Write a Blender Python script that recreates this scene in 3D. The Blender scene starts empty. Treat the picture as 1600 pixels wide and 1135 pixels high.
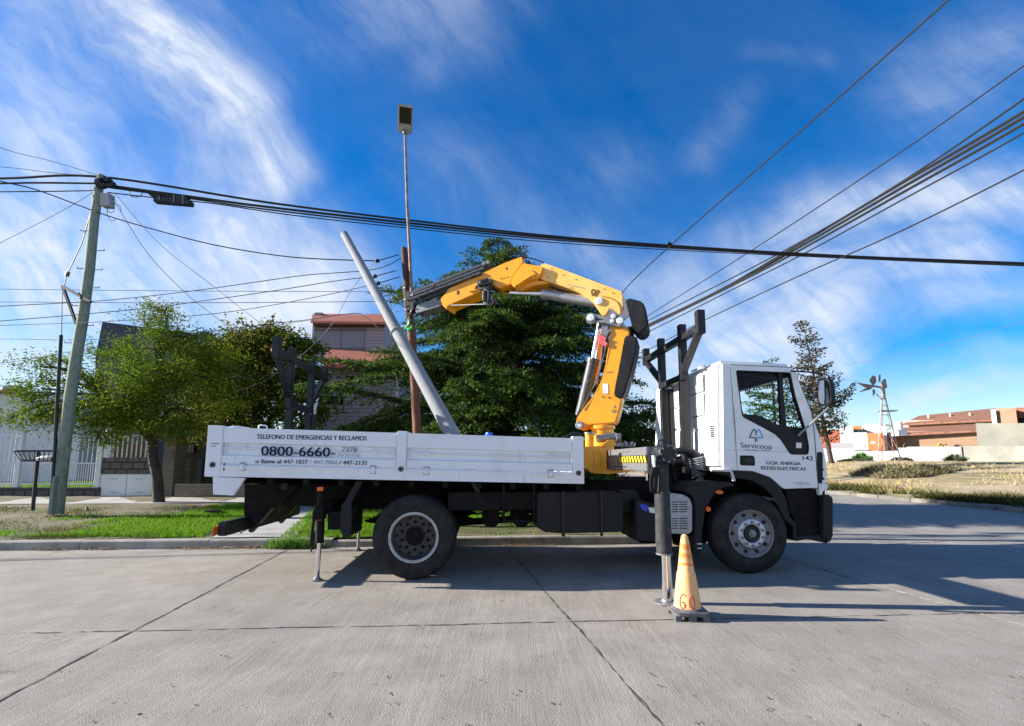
import bpy, bmesh, math, random
import numpy as np
from mathutils import Vector, Matrix, geometry
R_ = math.radians
random.seed(7); rng = np.random.default_rng(7)
scene = bpy.context.scene; COL = scene.collection

# ------------------------------------------------------------------ camera
F, CX, PY, HZ, CH = 740.0, 800.0, 631.0, 722.0, 1.41
TH = math.atan((HZ-PY)/F)
cd = bpy.data.cameras.new('camera'); cam = bpy.data.objects.new('camera', cd); COL.objects.link(cam)
cd.sensor_width = 36; cd.lens = F/1600*36; cd.shift_y = (PY-567.5)/1600; cd.clip_end = 3000; cd.clip_start = .05
cam.location = (0, 0, CH); cam.rotation_euler = (math.pi/2+TH, 0, 0); scene.camera = cam

# ------------------------------------------------------------------ light
SUN_EL = R_(23.0); SDX, SDY = -0.9984, 0.056            # horizontal direction TOWARDS the sun
sd = bpy.data.lights.new('sun', 'SUN'); sun = bpy.data.objects.new('sun', sd); COL.objects.link(sun)
sd.energy = 5.0; sd.angle = R_(.53); sd.color = (1, .93, .82)
sv = Vector((SDX*math.cos(SUN_EL), SDY*math.cos(SUN_EL), math.sin(SUN_EL)))
sun.rotation_euler = (-sv).to_track_quat('-Z', 'Y').to_euler(); sun.location = (-30, 2, 14)
scene.view_settings.view_transform = 'Standard'; scene.view_settings.look = 'None'
scene.view_settings.exposure = 1.33; scene.view_settings.gamma = 1
W = bpy.data.worlds.new('World'); scene.world = W; W.use_nodes = True
nt = W.node_tree; nt.nodes.clear()
def WN(t, **k):
    n = nt.nodes.new(t)
    for a, b in k.items(): setattr(n, a, b)
    return n
def lk(a, b): nt.links.new(a, b)
def wmath(op, a, b=None, c=None, clamp=False):
    n = WN('ShaderNodeMath', operation=op); n.use_clamp = clamp
    for i, v in enumerate((a, b, c)):
        if v is None: continue
        if isinstance(v, (int, float)): n.inputs[i].default_value = v
        else: lk(v, n.inputs[i])
    return n.outputs[0]
wo = WN('ShaderNodeOutputWorld'); bg = WN('ShaderNodeBackground'); lk(bg.outputs[0], wo.inputs[0])
sky = WN('ShaderNodeTexSky', sky_type='NISHITA', sun_disc=False, sun_elevation=SUN_EL, sun_rotation=R_(270+3.2),
         air_density=1.0, dust_density=.35, ozone_density=3.2, altitude=100)
bg.inputs[1].default_value = .066
tc = WN('ShaderNodeTexCoord'); sp = WN('ShaderNodeSeparateXYZ'); lk(tc.outputs['Generated'], sp.inputs[0])
ya = wmath('MAXIMUM', wmath('ABSOLUTE', sp.outputs[1]), .05)
ca = wmath('DIVIDE', sp.outputs[0], ya); cb = wmath('DIVIDE', sp.outputs[2], ya)   # azimuth / elevation slopes around north
cmb = WN('ShaderNodeCombineXYZ'); lk(ca, cmb.inputs[0]); lk(cb, cmb.inputs[1])
def ab(x, y):                                              # sky slopes of a photo point
    u, v = (x-CX)/F, (PY-y)/F
    d = math.cos(TH)-v*math.sin(TH); return u/d, (math.sin(TH)+v*math.cos(TH))/d
# wispy noises, warped
wn = WN('ShaderNodeTexNoise'); wn.inputs['Scale'].default_value = 1.7; wn.inputs['Detail'].default_value = 4
lk(cmb.outputs[0], wn.inputs['Vector'])
wv = WN('ShaderNodeVectorMath', operation='MULTIPLY_ADD'); lk(wn.outputs['Color'], wv.inputs[0]); wv.inputs[1].default_value = (.30, .30, 0)
lk(cmb.outputs[0], wv.inputs[2])
def wisp(rot, sx, sy, scale, lo, hi, det=9, rough=.62, off=0):
    m = WN('ShaderNodeMapping'); lk(wv.outputs[0], m.inputs[0]); m.inputs['Location'].default_value = (off, off*.7, 0)
    m.inputs['Rotation'].default_value = (0, 0, rot); m.inputs['Scale'].default_value = (1, 1, 1)
    m2 = WN('ShaderNodeMapping'); lk(m.outputs[0], m2.inputs[0]); m2.inputs['Scale'].default_value = (sx, sy, 1)
    n = WN('ShaderNodeTexNoise'); n.inputs['Scale'].default_value = scale; n.inputs['Detail'].default_value = det
    n.inputs['Roughness'].default_value = rough; lk(m2.outputs[0], n.inputs['Vector'])
    r = WN('ShaderNodeMapRange', interpolation_type='SMOOTHSTEP'); lk(n.outputs[0], r.inputs[0])
    r.inputs[1].default_value = lo; r.inputs[2].default_value = hi; return r.outputs[0]
def blob(x0, y0, x1, y1, wpx, amp):                        # soft band along a line of the sky
    a0, b0 = ab(x0, y0); a1, b1 = ab(x1, y1); dx, dy = a1-a0, b1-b0; L2 = dx*dx+dy*dy
    s2 = WN('ShaderNodeSeparateXYZ'); lk(wv2.outputs[0], s2.inputs[0]); A, B = s2.outputs[0], s2.outputs[1]
    t = wmath('MULTIPLY', wmath('ADD', wmath('MULTIPLY', wmath('SUBTRACT', A, a0), dx), wmath('MULTIPLY', wmath('SUBTRACT', B, b0), dy)), 1/L2, clamp=True)
    px = wmath('SUBTRACT', A, wmath('ADD', wmath('MULTIPLY', t, dx), a0)); py = wmath('SUBTRACT', B, wmath('ADD', wmath('MULTIPLY', t, dy), b0))
    d2 = wmath('ADD', wmath('MULTIPLY', px, px), wmath('MULTIPLY', py, py)); w = wpx/F
    return wmath('MULTIPLY', wmath('POWER', 2.718, wmath('MULTIPLY', d2, -1/(w*w))), amp)
wv2 = WN('ShaderNodeVectorMath', operation='MULTIPLY_ADD'); lk(wn.outputs['Color'], wv2.inputs[0]); wv2.inputs[1].default_value = (.26, .26, 0)
sb = WN('ShaderNodeVectorMath', operation='SUBTRACT'); lk(cmb.outputs[0], sb.inputs[0]); sb.inputs[1].default_value = (.13, .13, 0)
lk(sb.outputs[0], wv2.inputs[2])
def wsum(l):
    r = l[0]
    for q in l[1:]: r = wmath('ADD', r, q)
    return r
def wmax(l):
    r = l[0]
    for q in l[1:]: r = wmath('MAXIMUM', r, q)
    return r
w1 = wisp(R_(56), .5, 1.7, 3.0, .30, .66); w2 = wisp(R_(-20), .55, 1.7, 3.2, .30, .66, off=3.1); w3 = wisp(R_(10), .4, 1.5, 3.0, .30, .68, off=7)
fine = wisp(R_(45), .5, 1.8, 9.0, .34, .64, det=11, off=11)
left = wmax([blob(100, -180, 230, 60, 105, .8), blob(230, 60, 330, 190, 88, 1.1), blob(330, 190, 425, 285, 62, 1.0), blob(300, 250, 420, 300, 50, .5), blob(40, -60, 100, 280, 130, .42), blob(360, 390, 470, 460, 95, .85), blob(450, 250, 455, 300, 22, .35)])
lowl = wmax([blob(-260, 340, 230, 440, 150, 1.05), blob(230, 440, 470, 510, 110, .8), blob(-300, 560, 380, 600, 120, .85), blob(-300, 160, 40, 260, 130, .55)])
right = wmax([blob(1230, 375, 1420, 330, 55, .7), blob(1420, 330, 1750, 255, 58, .85), blob(1180, 430, 1500, 380, 75, .75), blob(1030, 520, 1290, 470, 100, .9), blob(980, 620, 1300, 560, 95, .85), blob(1300, 500, 1700, 440, 55, .45), blob(1250, 640, 1800, 612, 40, .7), blob(1330, 580, 1800, 545, 30, .35),
              blob(935, 405, 1010, 465, 34, .5), blob(1440, 150, 1580, 60, 90, .28)])
thin = wmax([blob(1090, 260, 1140, 150, 30, .14), blob(680, 280, 820, 350, 90, .14), blob(820, 350, 1000, 260, 60, .12), blob(560, 0, 720, -20, 120, .28), blob(640, 40, 660, 90, 50, .2), blob(1150, 80, 1260, 100, 22, .08), blob(700, 480, 900, 380, 70, .2)])
wmix = lambda w, a: wmath('MULTIPLY', wmath('MULTIPLY_ADD', w, 1-a, a), wmath('MULTIPLY_ADD', fine, .46, .68))
cl = wsum([wmath('MULTIPLY', left, wmix(w1, .22)), wmath('MULTIPLY', lowl, wmix(w3, .5)), wmath('MULTIPLY', right, wmix(w2, .35)), wmath('MULTIPLY', thin, wmix(w1, .1)), wmath('MULTIPLY', w2, .02), wmath('MULTIPLY', w1, .02)])
hz = WN('ShaderNodeMapRange', interpolation_type='SMOOTHSTEP'); lk(cb, hz.inputs[0]); hz.inputs[1].default_value = .34; hz.inputs[2].default_value = 0; hz.inputs[4].default_value = .62
cl = wmath('MAXIMUM', wmath('MULTIPLY', cl, .95), wmath('MULTIPLY', hz.outputs[0], wmath('MULTIPLY_ADD', w3, .3, .7)), clamp=True)
bk = WN('ShaderNodeMapRange', interpolation_type='SMOOTHSTEP'); lk(sp.outputs[1], bk.inputs[0]); bk.inputs[1].default_value = -.15; bk.inputs[2].default_value = -.6
bz_ = WN('ShaderNodeMapRange', interpolation_type='SMOOTHSTEP'); lk(sp.outputs[2], bz_.inputs[0]); bz_.inputs[1].default_value = .75; bz_.inputs[2].default_value = .3     # unseen cloud bank added behind the camera to brighten surfaces facing it
cl = wmath('MAXIMUM', cl, wmath('MULTIPLY', wmath('MULTIPLY', bk.outputs[0], bz_.outputs[0]), wmath('MULTIPLY_ADD', w3, .2, .48)), clamp=True)
hs = WN('ShaderNodeHueSaturation'); lk(sky.outputs[0], hs.inputs['Color']); hs.inputs['Saturation'].default_value = 1.62; hs.inputs['Value'].default_value = 1.22; hs.inputs['Hue'].default_value = .509
mx = WN('ShaderNodeMix', data_type='RGBA'); lk(cl, mx.inputs[0]); lk(hs.outputs[0], mx.inputs[6]); mx.inputs[7].default_value = (4.9, 5.4, 6.2, 1)
lk(mx.outputs[2], bg.inputs[0])

# ------------------------------------------------------------------ layout: photo point -> place
CAM = Vector((0, 0, CH))
def ray(x, y):
    u, v = (x-CX)/F, (PY-y)/F
    return Vector((u, math.cos(TH)-v*math.sin(TH), math.sin(TH)+v*math.cos(TH)))
def P(x, y, Y):
    d = ray(x, y); return CAM + d*(Y/d.y)
def G(x, y, z=0.0):
    d = ray(x, y); return CAM + d*((z-CH)/d.z)
RW = G(644, 909); FW = Vector((3.05, 6.14, 0))             # ground contact of rear and front wheel (near side)
PSI = math.atan2(FW.y-RW.y, FW.x-RW.x); WB = (FW-RW).length
S = Vector((math.cos(PSI), math.sin(PSI), 0)); L = Vector((-math.sin(PSI), math.cos(PSI), 0)); Z = Vector((0, 0, 1))
def TS(s, t, z): return RW + S*s + L*t + Z*z
def T(x, y, t=0.0):
    d = ray(x, y); return CAM + d*((t + (RW-CAM).dot(L))/d.dot(L))
def sz(p): q = p-RW; return q.dot(S), p.z
# ------------------------------------------------------------------ mesh helpers
class MB:
    def __init__(s): s.v = []; s.f = []; s.m = []; s.p = []
    def each(s, name, mats, parent=None, per=1, **k):      # one object for every piece added
        out = []
        for i in range(0, len(s.p), per):
            q = MB(); v0, f0 = s.p[i]; v1, f1 = s.p[i+per] if i+per < len(s.p) else (len(s.v), len(s.f))
            q.v = s.v[v0:v1]; q.f = [tuple(j-v0 for j in f) for f in s.f[f0:f1]]; q.m = s.m[f0:f1]; out.append(q.build(name, mats, parent, **k))
        return out
    def add(s, vs, fs, mi=0):
        s.p.append((len(s.v), len(s.f))); o = len(s.v); s.v += [tuple(q) for q in vs]; s.f += [tuple(o+i for i in f) for f in fs]; s.m += [mi]*len(fs); return s
    def prism(s, pts, off, mi=0):                          # polygon (any plane) pushed along off
        pts = [Vector(p) for p in pts]; off = Vector(off); n = len(pts)
        nrm = sum(((pts[i].cross(pts[(i+1) % n])) for i in range(n)), Vector())
        if nrm.dot(off) > 0: pts = pts[::-1]
        vs = pts+[p+off for p in pts]
        tri = geometry.tessellate_polygon([pts]) if n > 4 else None
        if tri:
            fs = []
            for t in tri:
                a = (pts[t[1]]-pts[t[0]]).cross(pts[t[2]]-pts[t[0]])
                if a.dot(off) > 0: t = t[::-1]
                fs.append(tuple(t)); fs.append(tuple(i+n for i in t[::-1]))
        else: fs = [tuple(range(n)), tuple(range(2*n-1, n-1, -1))]
        fs += [(i, i+n, (i+1) % n+n, (i+1) % n) for i in range(n)]
        return s.add(vs, fs, mi)
    def plate(s, outer, holes, off, mi=0):
        loops = [[Vector(p) for p in outer]]+[[Vector(p) for p in h] for h in holes]; off = Vector(off)
        flat = [p for l in loops for p in l]; n = len(flat); fs = []
        for t in geometry.tessellate_polygon(loops):
            a = (flat[t[1]]-flat[t[0]]).cross(flat[t[2]]-flat[t[0]])
            if a.dot(off) > 0: t = t[::-1]
            fs.append(tuple(t)); fs.append(tuple(i+n for i in t[::-1]))
        b = 0
        for l in loops:
            k = len(l)
            for i in range(k): fs.append((b+i, b+i+n, b+(i+1) % k+n, b+(i+1) % k))
            b += k
        return s.add(flat+[p+off for p in flat], fs, mi)
    def box(s, c, sx, sy, sz_, ax=None, mi=0):             # ax: three axes
        c = Vector(c); X, Y, Zz = ax or (Vector((1, 0, 0)), Vector((0, 1, 0)), Z)
        vs = [c+X*(i*sx/2)+Y*(j*sy/2)+Zz*(k*sz_/2) for k in (-1, 1) for j in (-1, 1) for i in (-1, 1)]
        return s.add(vs, [(0, 2, 3, 1), (4, 5, 7, 6), (0, 1, 5, 4), (2, 6, 7, 3), (0, 4, 6, 2), (1, 3, 7, 5)], mi)
    def beam(s, a, b, w, h, up=Z, mi=0):                   # box from a to b
        a = Vector(a); b = Vector(b); d = (b-a); l = d.length; d.normalize()
        sd_ = d.cross(up)
        if sd_.length < 1e-4: sd_ = d.cross(Vector((0, 1, 0)))
        sd_.normalize(); u = sd_.cross(d)
        return s.box((a+b)/2, l, w, h, (d, sd_, u), mi)
    def tube(s, pts, r, n=8, cap=True, mi=0):
        pts = [Vector(p) for p in pts]; k = len(pts); rr = r if isinstance(r, (list, tuple)) else [r]*k; vs = []
        ref = None
        for i, p in enumerate(pts):
            d = (pts[min(i+1, k-1)]-pts[max(i-1, 0)])
            if d.length < 1e-9: d = Vector((0, 0, 1))
            d.normalize()
            if ref is None: ref = d.cross(Z) if abs(d.z) < .95 else d.cross(Vector((0, 1, 0)))
            ref = (ref-d*ref.dot(d)); ref.normalize(); q = d.cross(ref)
            for j in range(n):
                a = 2*math.pi*j/n; vs.append(p+ref*(rr[i]*math.cos(a))+q*(rr[i]*math.sin(a)))
        fs = [(i*n+j, i*n+(j+1) % n, (i+1)*n+(j+1) % n, (i+1)*n+j) for i in range(k-1) for j in range(n)]
        if cap: fs += [tuple(range(n))[::-1], tuple((k-1)*n+j for j in range(n))]
        return s.add(vs, fs, mi)
    def lathe(s, o, ax, prof, n=32, mi=0, close=False):    # prof: (r, a) along axis
        o = Vector(o); ax = Vector(ax).normalized(); r1 = ax.cross(Z) if abs(ax.z) < .9 else ax.cross(Vector((1, 0, 0)))
        r1.normalize(); r2 = ax.cross(r1); vs = []; k = len(prof)
        for (r, a) in prof:
            for j in range(n):
                t = 2*math.pi*j/n; vs.append(o+ax*a+(r1*math.cos(t)+r2*math.sin(t))*max(r, 1e-4))
        kk = k if close else k-1
        fs = [(i*n+j, i*n+(j+1) % n, ((i+1) % k)*n+(j+1) % n, ((i+1) % k)*n+j) for i in range(kk) for j in range(n)]
        return s.add(vs, fs, mi)
    def build(s, name, mats, parent=None, smooth=35, bevel=0, bseg=2, **tags):
        if not isinstance(mats, (list, tuple)): mats = [mats]
        v = np.array(s.v, dtype=np.float64)
        lo, hi = v.min(0), v.max(0); c = Vector(((lo[0]+hi[0])/2, (lo[1]+hi[1])/2, lo[2]))
        me = bpy.data.meshes.new(name); me.from_pydata([tuple(q) for q in (v-np.array(c))], [], s.f)
        for m in mats: me.materials.append(m)
        if len(mats) > 1: me.polygons.foreach_set('material_index', s.m)
        bm = bmesh.new(); bm.from_mesh(me); bmesh.ops.recalc_face_normals(bm, faces=bm.faces)
        if bevel: bmesh.ops.bevel(bm, geom=[e for e in bm.edges if e.is_manifold and e.calc_face_angle(0) > R_(28)], offset=bevel, segments=bseg, affect='EDGES', clamp_overlap=True)
        bm.to_mesh(me); bm.free()
        if smooth: me.shade_smooth(); me.set_sharp_from_angle(angle=R_(smooth))
        me.update()
        return link(name, me, c, parent, **tags)
def link(name, me, loc, parent=None, **tags):
    o = bpy.data.objects.new(name, me); COL.objects.link(o); o.location = loc
    if parent: par(o, parent)
    tag(o, **tags); return o
def par(o, p):
    o.parent = p; o.matrix_parent_inverse = Matrix.Translation(-p.location)
def tag(o, label=None, cat=None, group=None, kind=None):
    if label: o['label'] = label
    if cat: o['category'] = cat
    if group: o['group'] = group
    if kind: o['kind'] = kind
    return o
def thing(name, loc, label, cat, group=None):
    o = bpy.data.objects.new(name, None); COL.objects.link(o); o.location = loc; o.empty_display_size = .3
    return tag(o, label, cat, group)
def fastmesh(name, V, Fc, mats, parent=None, mi=None, smooth=False, **tags):   # numpy arrays, all faces same size
    V = np.asarray(V, dtype=np.float32); Fc = np.asarray(Fc, dtype=np.int32); n, k = Fc.shape
    lo, hi = V.min(0), V.max(0); c = Vector((float(lo[0]+hi[0])/2, float(lo[1]+hi[1])/2, float(lo[2])))
    V = V-np.array(c, dtype=np.float32)
    me = bpy.data.meshes.new(name); me.vertices.add(len(V)); me.vertices.foreach_set('co', V.ravel())
    me.loops.add(n*k); me.loops.foreach_set('vertex_index', Fc.ravel()); me.polygons.add(n)
    me.polygons.foreach_set('loop_start', np.arange(0, n*k, k, dtype=np.int32)); me.polygons.foreach_set('loop_total', np.full(n, k, dtype=np.int32))
    for m in (mats if isinstance(mats, (list, tuple)) else [mats]): me.materials.append(m)
    if mi is not None: me.polygons.foreach_set('material_index', np.asarray(mi, dtype=np.int32))
    me.update(calc_edges=True); me.validate()
    if smooth: me.shade_smooth()
    return link(name, me, c, parent, **tags)
def text(name, body, p0, p1, h, m, parent, out, bold=.0, mirror=False, shear=0, up=None):
    """lettering whose base line runs from p0 to p1, h high"""
    cu = bpy.data.curves.new('t', 'FONT'); cu.body = body; cu.size = 1; cu.shear = shear; cu.resolution_u = 4
    o = bpy.data.objects.new('t', cu); COL.objects.link(o)
    dg = bpy.context.evaluated_depsgraph_get(); me = bpy.data.meshes.new_from_object(o.evaluated_get(dg))
    bpy.data.objects.remove(o); v = np.array([tuple(q.co) for q in me.vertices]); lo, hi = v.min(0), v.max(0)
    p0 = Vector(p0); p1 = Vector(p1); X = p1-p0; U = Vector(up) if up else Z
    if mirror: p0, X = p1, -X
    asc = .72 if any(ch.isupper() or ch.isdigit() for ch in body) else hi[1]
    base = 0
    out = Vector(out)
    nrm = X.normalized().cross(U.normalized()); b = MB(); fs = [tuple(f.vertices) for f in me.polygons]
    if nrm.dot(CAM-p0) < 0: nrm = -nrm
    for k, sh in enumerate((-bold, 0, bold) if bold else (0,)):
        b.add([p0+X*((q[0]-lo[0])/(hi[0]-lo[0]))+X.normalized()*(sh*h)+U*((q[1]-base)/asc*h)+out+nrm*(.0006*k) for q in v], fs)
    bpy.data.meshes.remove(me)
    return b.build(name, m, parent, smooth=0)
# ------------------------------------------------------------------ materials
def mat(name, col, rough=.5, metal=0, col2=None, scale=4, lo=.4, hi=.65, bump=0, bscale=60, stretch=None, island=None, spec=None, coat=0, detail=6, bdist=.01, rvar=0, trans=0, grime=None):
    m = bpy.data.materials.new(name); m.use_nodes = True; n = m.node_tree; b = n.nodes['Principled BSDF']
    def N(t): return n.nodes.new(t)
    c4 = lambda c: (c[0], c[1], c[2], 1)
    b.inputs['Base Color'].default_value = c4(col); b.inputs['Roughness'].default_value = rough; b.inputs['Metallic'].default_value = metal
    if spec is not None: b.inputs['Specular IOR Level'].default_value = spec
    if coat: b.inputs['Coat Weight'].default_value = coat; b.inputs['Coat Roughness'].default_value = .08
    ge = N('ShaderNodeNewGeometry'); src = ge.outputs['Position']
    if stretch:
        mp = N('ShaderNodeMapping'); n.links.new(src, mp.inputs[0]); mp.inputs['Scale'].default_value = stretch; src = mp.outputs[0]
    cout = None
    if col2:
        nz = N('ShaderNodeTexNoise'); nz.inputs['Scale'].default_value = scale; nz.inputs['Detail'].default_value = detail; nz.inputs['Roughness'].default_value = .65; n.links.new(src, nz.inputs['Vector'])
        mr = N('ShaderNodeMapRange'); n.links.new(nz.outputs[0], mr.inputs[0]); mr.inputs[1].default_value = lo; mr.inputs[2].default_value = hi
        mx = N('ShaderNodeMix'); mx.data_type = 'RGBA'; n.links.new(mr.outputs[0], mx.inputs[0]); mx.inputs[6].default_value = c4(col); mx.inputs[7].default_value = c4(col2)
        cout = mx.outputs[2]
        if rvar:
            ma = N('ShaderNodeMath'); ma.operation = 'MULTIPLY_ADD'; n.links.new(mr.outputs[0], ma.inputs[0]); ma.inputs[1].default_value = rvar; ma.inputs[2].default_value = rough; n.links.new(ma.outputs[0], b.inputs['Roughness'])
    if grime:                                               # worn streaks and blotches: (colour, scale xy, scale z, lo, hi, strength)
        gm = N('ShaderNodeMapping'); n.links.new(ge.outputs['Position'], gm.inputs[0]); gm.inputs['Scale'].default_value = (grime[1], grime[1], grime[2]); gn = N('ShaderNodeTexNoise'); gn.inputs['Scale'].default_value = 1; gn.inputs['Detail'].default_value = 8; gn.inputs['Roughness'].default_value = .7; n.links.new(gm.outputs[0], gn.inputs['Vector'])
        gr = N('ShaderNodeMapRange'); n.links.new(gn.outputs[0], gr.inputs[0]); gr.inputs[1].default_value = grime[3]; gr.inputs[2].default_value = grime[4]; gr.inputs[4].default_value = grime[5]
        gx_ = N('ShaderNodeMix'); gx_.data_type = 'RGBA'; n.links.new(gr.outputs[0], gx_.inputs[0]); gx_.inputs[7].default_value = c4(grime[0])
        if cout: n.links.new(cout, gx_.inputs[6])
        else: gx_.inputs[6].default_value = c4(col)
        cout = gx_.outputs[2]
    if island:
        mx2 = N('ShaderNodeMix'); mx2.data_type = 'RGBA'; n.links.new(ge.outputs['Random Per Island'], mx2.inputs[0])
        if cout: n.links.new(cout, mx2.inputs[6])
        else: mx2.inputs[6].default_value = c4(col)
        mx2.inputs[7].default_value = c4(island); cout = mx2.outputs[2]
    if cout: n.links.new(cout, b.inputs['Base Color'])
    if bump:
        nb = N('ShaderNodeTexNoise'); nb.inputs['Scale'].default_value = bscale; nb.inputs['Detail'].default_value = 5; n.links.new(src, nb.inputs['Vector'])
        bp = N('ShaderNodeBump'); bp.inputs['Strength'].default_value = bump; bp.inputs['Distance'].default_value = bdist; n.links.new(nb.outputs[0], bp.inputs['Height']); n.links.new(bp.outputs[0], b.inputs['Normal'])
    if trans:
        tr = N('ShaderNodeBsdfTranslucent'); ms = N('ShaderNodeMixShader'); ms.inputs[0].default_value = trans
        if cout: n.links.new(cout, tr.inputs[0])
        else: tr.inputs[0].default_value = c4(col)
        n.links.new(b.outputs[0], ms.inputs[1]); n.links.new(tr.outputs[0], ms.inputs[2]); n.links.new(ms.outputs[0], n.nodes['Material Output'].inputs[0])
    return m
WHITE = mat('white_paint', (.78, .79, .80), .32, col2=(.62, .61, .57), scale=3, lo=.5, hi=.85, stretch=(1, 1, 3), coat=.3, bump=.05, bscale=8, bdist=.01, grime=((.42, .38, .32), 7, 1.5, .60, .8, .35))
BEDW = mat('bed_white_paint', (.80, .82, .85), .40, col2=(.66, .65, .62), scale=1.7, lo=.5, hi=.85, stretch=(1, 1, 1.6), bump=.04, bscale=5, bdist=.01, grime=((.34, .28, .20), 9, 1.6, .60, .78, .55))
RUSTM = mat('rust_stain', (.30, .22, .16), .8, col2=(.55, .52, .47), scale=40)
YELG = mat('glare_pale_yellow_paint', (.93, .56, .17), .42, col2=(.90, .44, .05), scale=1.5, spec=.7, lo=.45, hi=.75, grime=((.25, .14, .05), 14, 8, .64, .76, .5))  # main boom: sun glare put into the colour as a paler yellow
YEL = mat('yellow_paint', (.85, .365, .008), .34, col2=(.74, .30, .008), scale=3, coat=.3, lo=.45, hi=.8, grime=((.12, .06, .02), 16, 7, .62, .74, .6))
BLK = mat('black_plastic', (.006, .0065, .009), .5, spec=.3, col2=(.015, .015, .017), scale=6, rvar=.2, bump=.1, bscale=80, bdist=.002)
DMET = mat('black_painted_metal', (.012, .013, .018), .42, spec=.4, col2=(.03, .03, .034), scale=9, lo=.5, hi=.8, rvar=.25)
GREASE = mat('chassis_black', (.0035, .0035, .004), .75, spec=.2, col2=(.012, .010, .009), scale=7)
RUB = mat('tyre_rubber', (.010, .010, .012), .75, spec=.3, col2=(.034, .031, .027), scale=7, bump=.2, bscale=60, bdist=.003)
STEEL = mat('grey_steel', (.34, .35, .37), .38, .7, col2=(.2, .2, .21), scale=12, rvar=.2)
GREY = mat('grey_painted_steel', (.22, .235, .26), .42, .2, col2=(.14, .145, .155), scale=9)
CHR = mat('chromed_rod', (.82, .83, .85), .08, 1)
SILV = mat('silver_wheel', (.22, .235, .26), .42, .35, col2=(.22, .2, .19), scale=14, rvar=.2)
RIMD = mat('dusty_dark_wheel', (.10, .088, .08), .65, .1, col2=(.055, .05, .05), scale=16)
NAVY = mat('navy_lettering', (.012, .022, .075), .85, spec=.1)
NAVYF = mat('faded_lettering', (.36, .39, .45), .6)
NAVYM = mat('half_faded_lettering', (.10, .12, .19), .85, spec=.1)
BLUEL = mat('blue_logo', (.05, .30, .72), .5)
ORG = mat('orange_lens', (.75, .13, .02), .25)
REDB = mat('red_paint', (.55, .05, .06), .45)
REDL = mat('red_lens', (.55, .03, .02), .25)
STICK = mat('white_sticker', (.72, .72, .70), .5)
YSTR = mat('yellow_stripe', (.85, .55, .02), .5)
CRM = mat('concrete_post', (.26, .275, .295), .85, col2=(.22, .225, .23), scale=9, lo=.42, hi=.75, bump=.4, bscale=45, stretch=(1, 1, .5))
WOODG = mat('treated_pole_wood', (.27, .32, .25), .85, col2=(.15, .165, .12), scale=9, stretch=(6, 6, .7), bump=.6, bscale=12, bdist=.02)
WOODB = mat('brown_pole_wood', (.20, .075, .04), .8, col2=(.10, .04, .025), scale=10, stretch=(5, 5, .6), bump=.4, bscale=14)
WOODD = mat('charred_pole_wood', (.045, .025, .02), .85, col2=(.10, .05, .035), scale=10, stretch=(5, 5, .6), bump=.5, bscale=14)
CABLE = mat('black_cable', (.012, .012, .013), .6)
CABLEG = mat('grey_wire', (.09, .09, .10), .6)
def glass(name, tint, rough=.0, mixf=.75):
    m = bpy.data.materials.new(name); m.use_nodes = True; n = m.node_tree; n.nodes.clear()
    o = n.nodes.new('ShaderNodeOutputMaterial'); t = n.nodes.new('ShaderNodeBsdfTransparent'); t.inputs[0].default_value = (*tint, 1)
    g = n.nodes.new('ShaderNodeBsdfGlossy'); g.inputs['Roughness'].default_value = .02; f = n.nodes.new('ShaderNodeLayerWeight'); f.inputs[0].default_value = .12
    x = n.nodes.new('ShaderNodeMixShader'); n.links.new(f.outputs[0], x.inputs[0]); n.links.new(t.outputs[0], x.inputs[1]); n.links.new(g.outputs[0], x.inputs[2]); n.links.new(x.outputs[0], o.inputs[0])
    return m
GLS = glass('tinted_glass', (.90, .985, 1.0)); 
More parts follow.
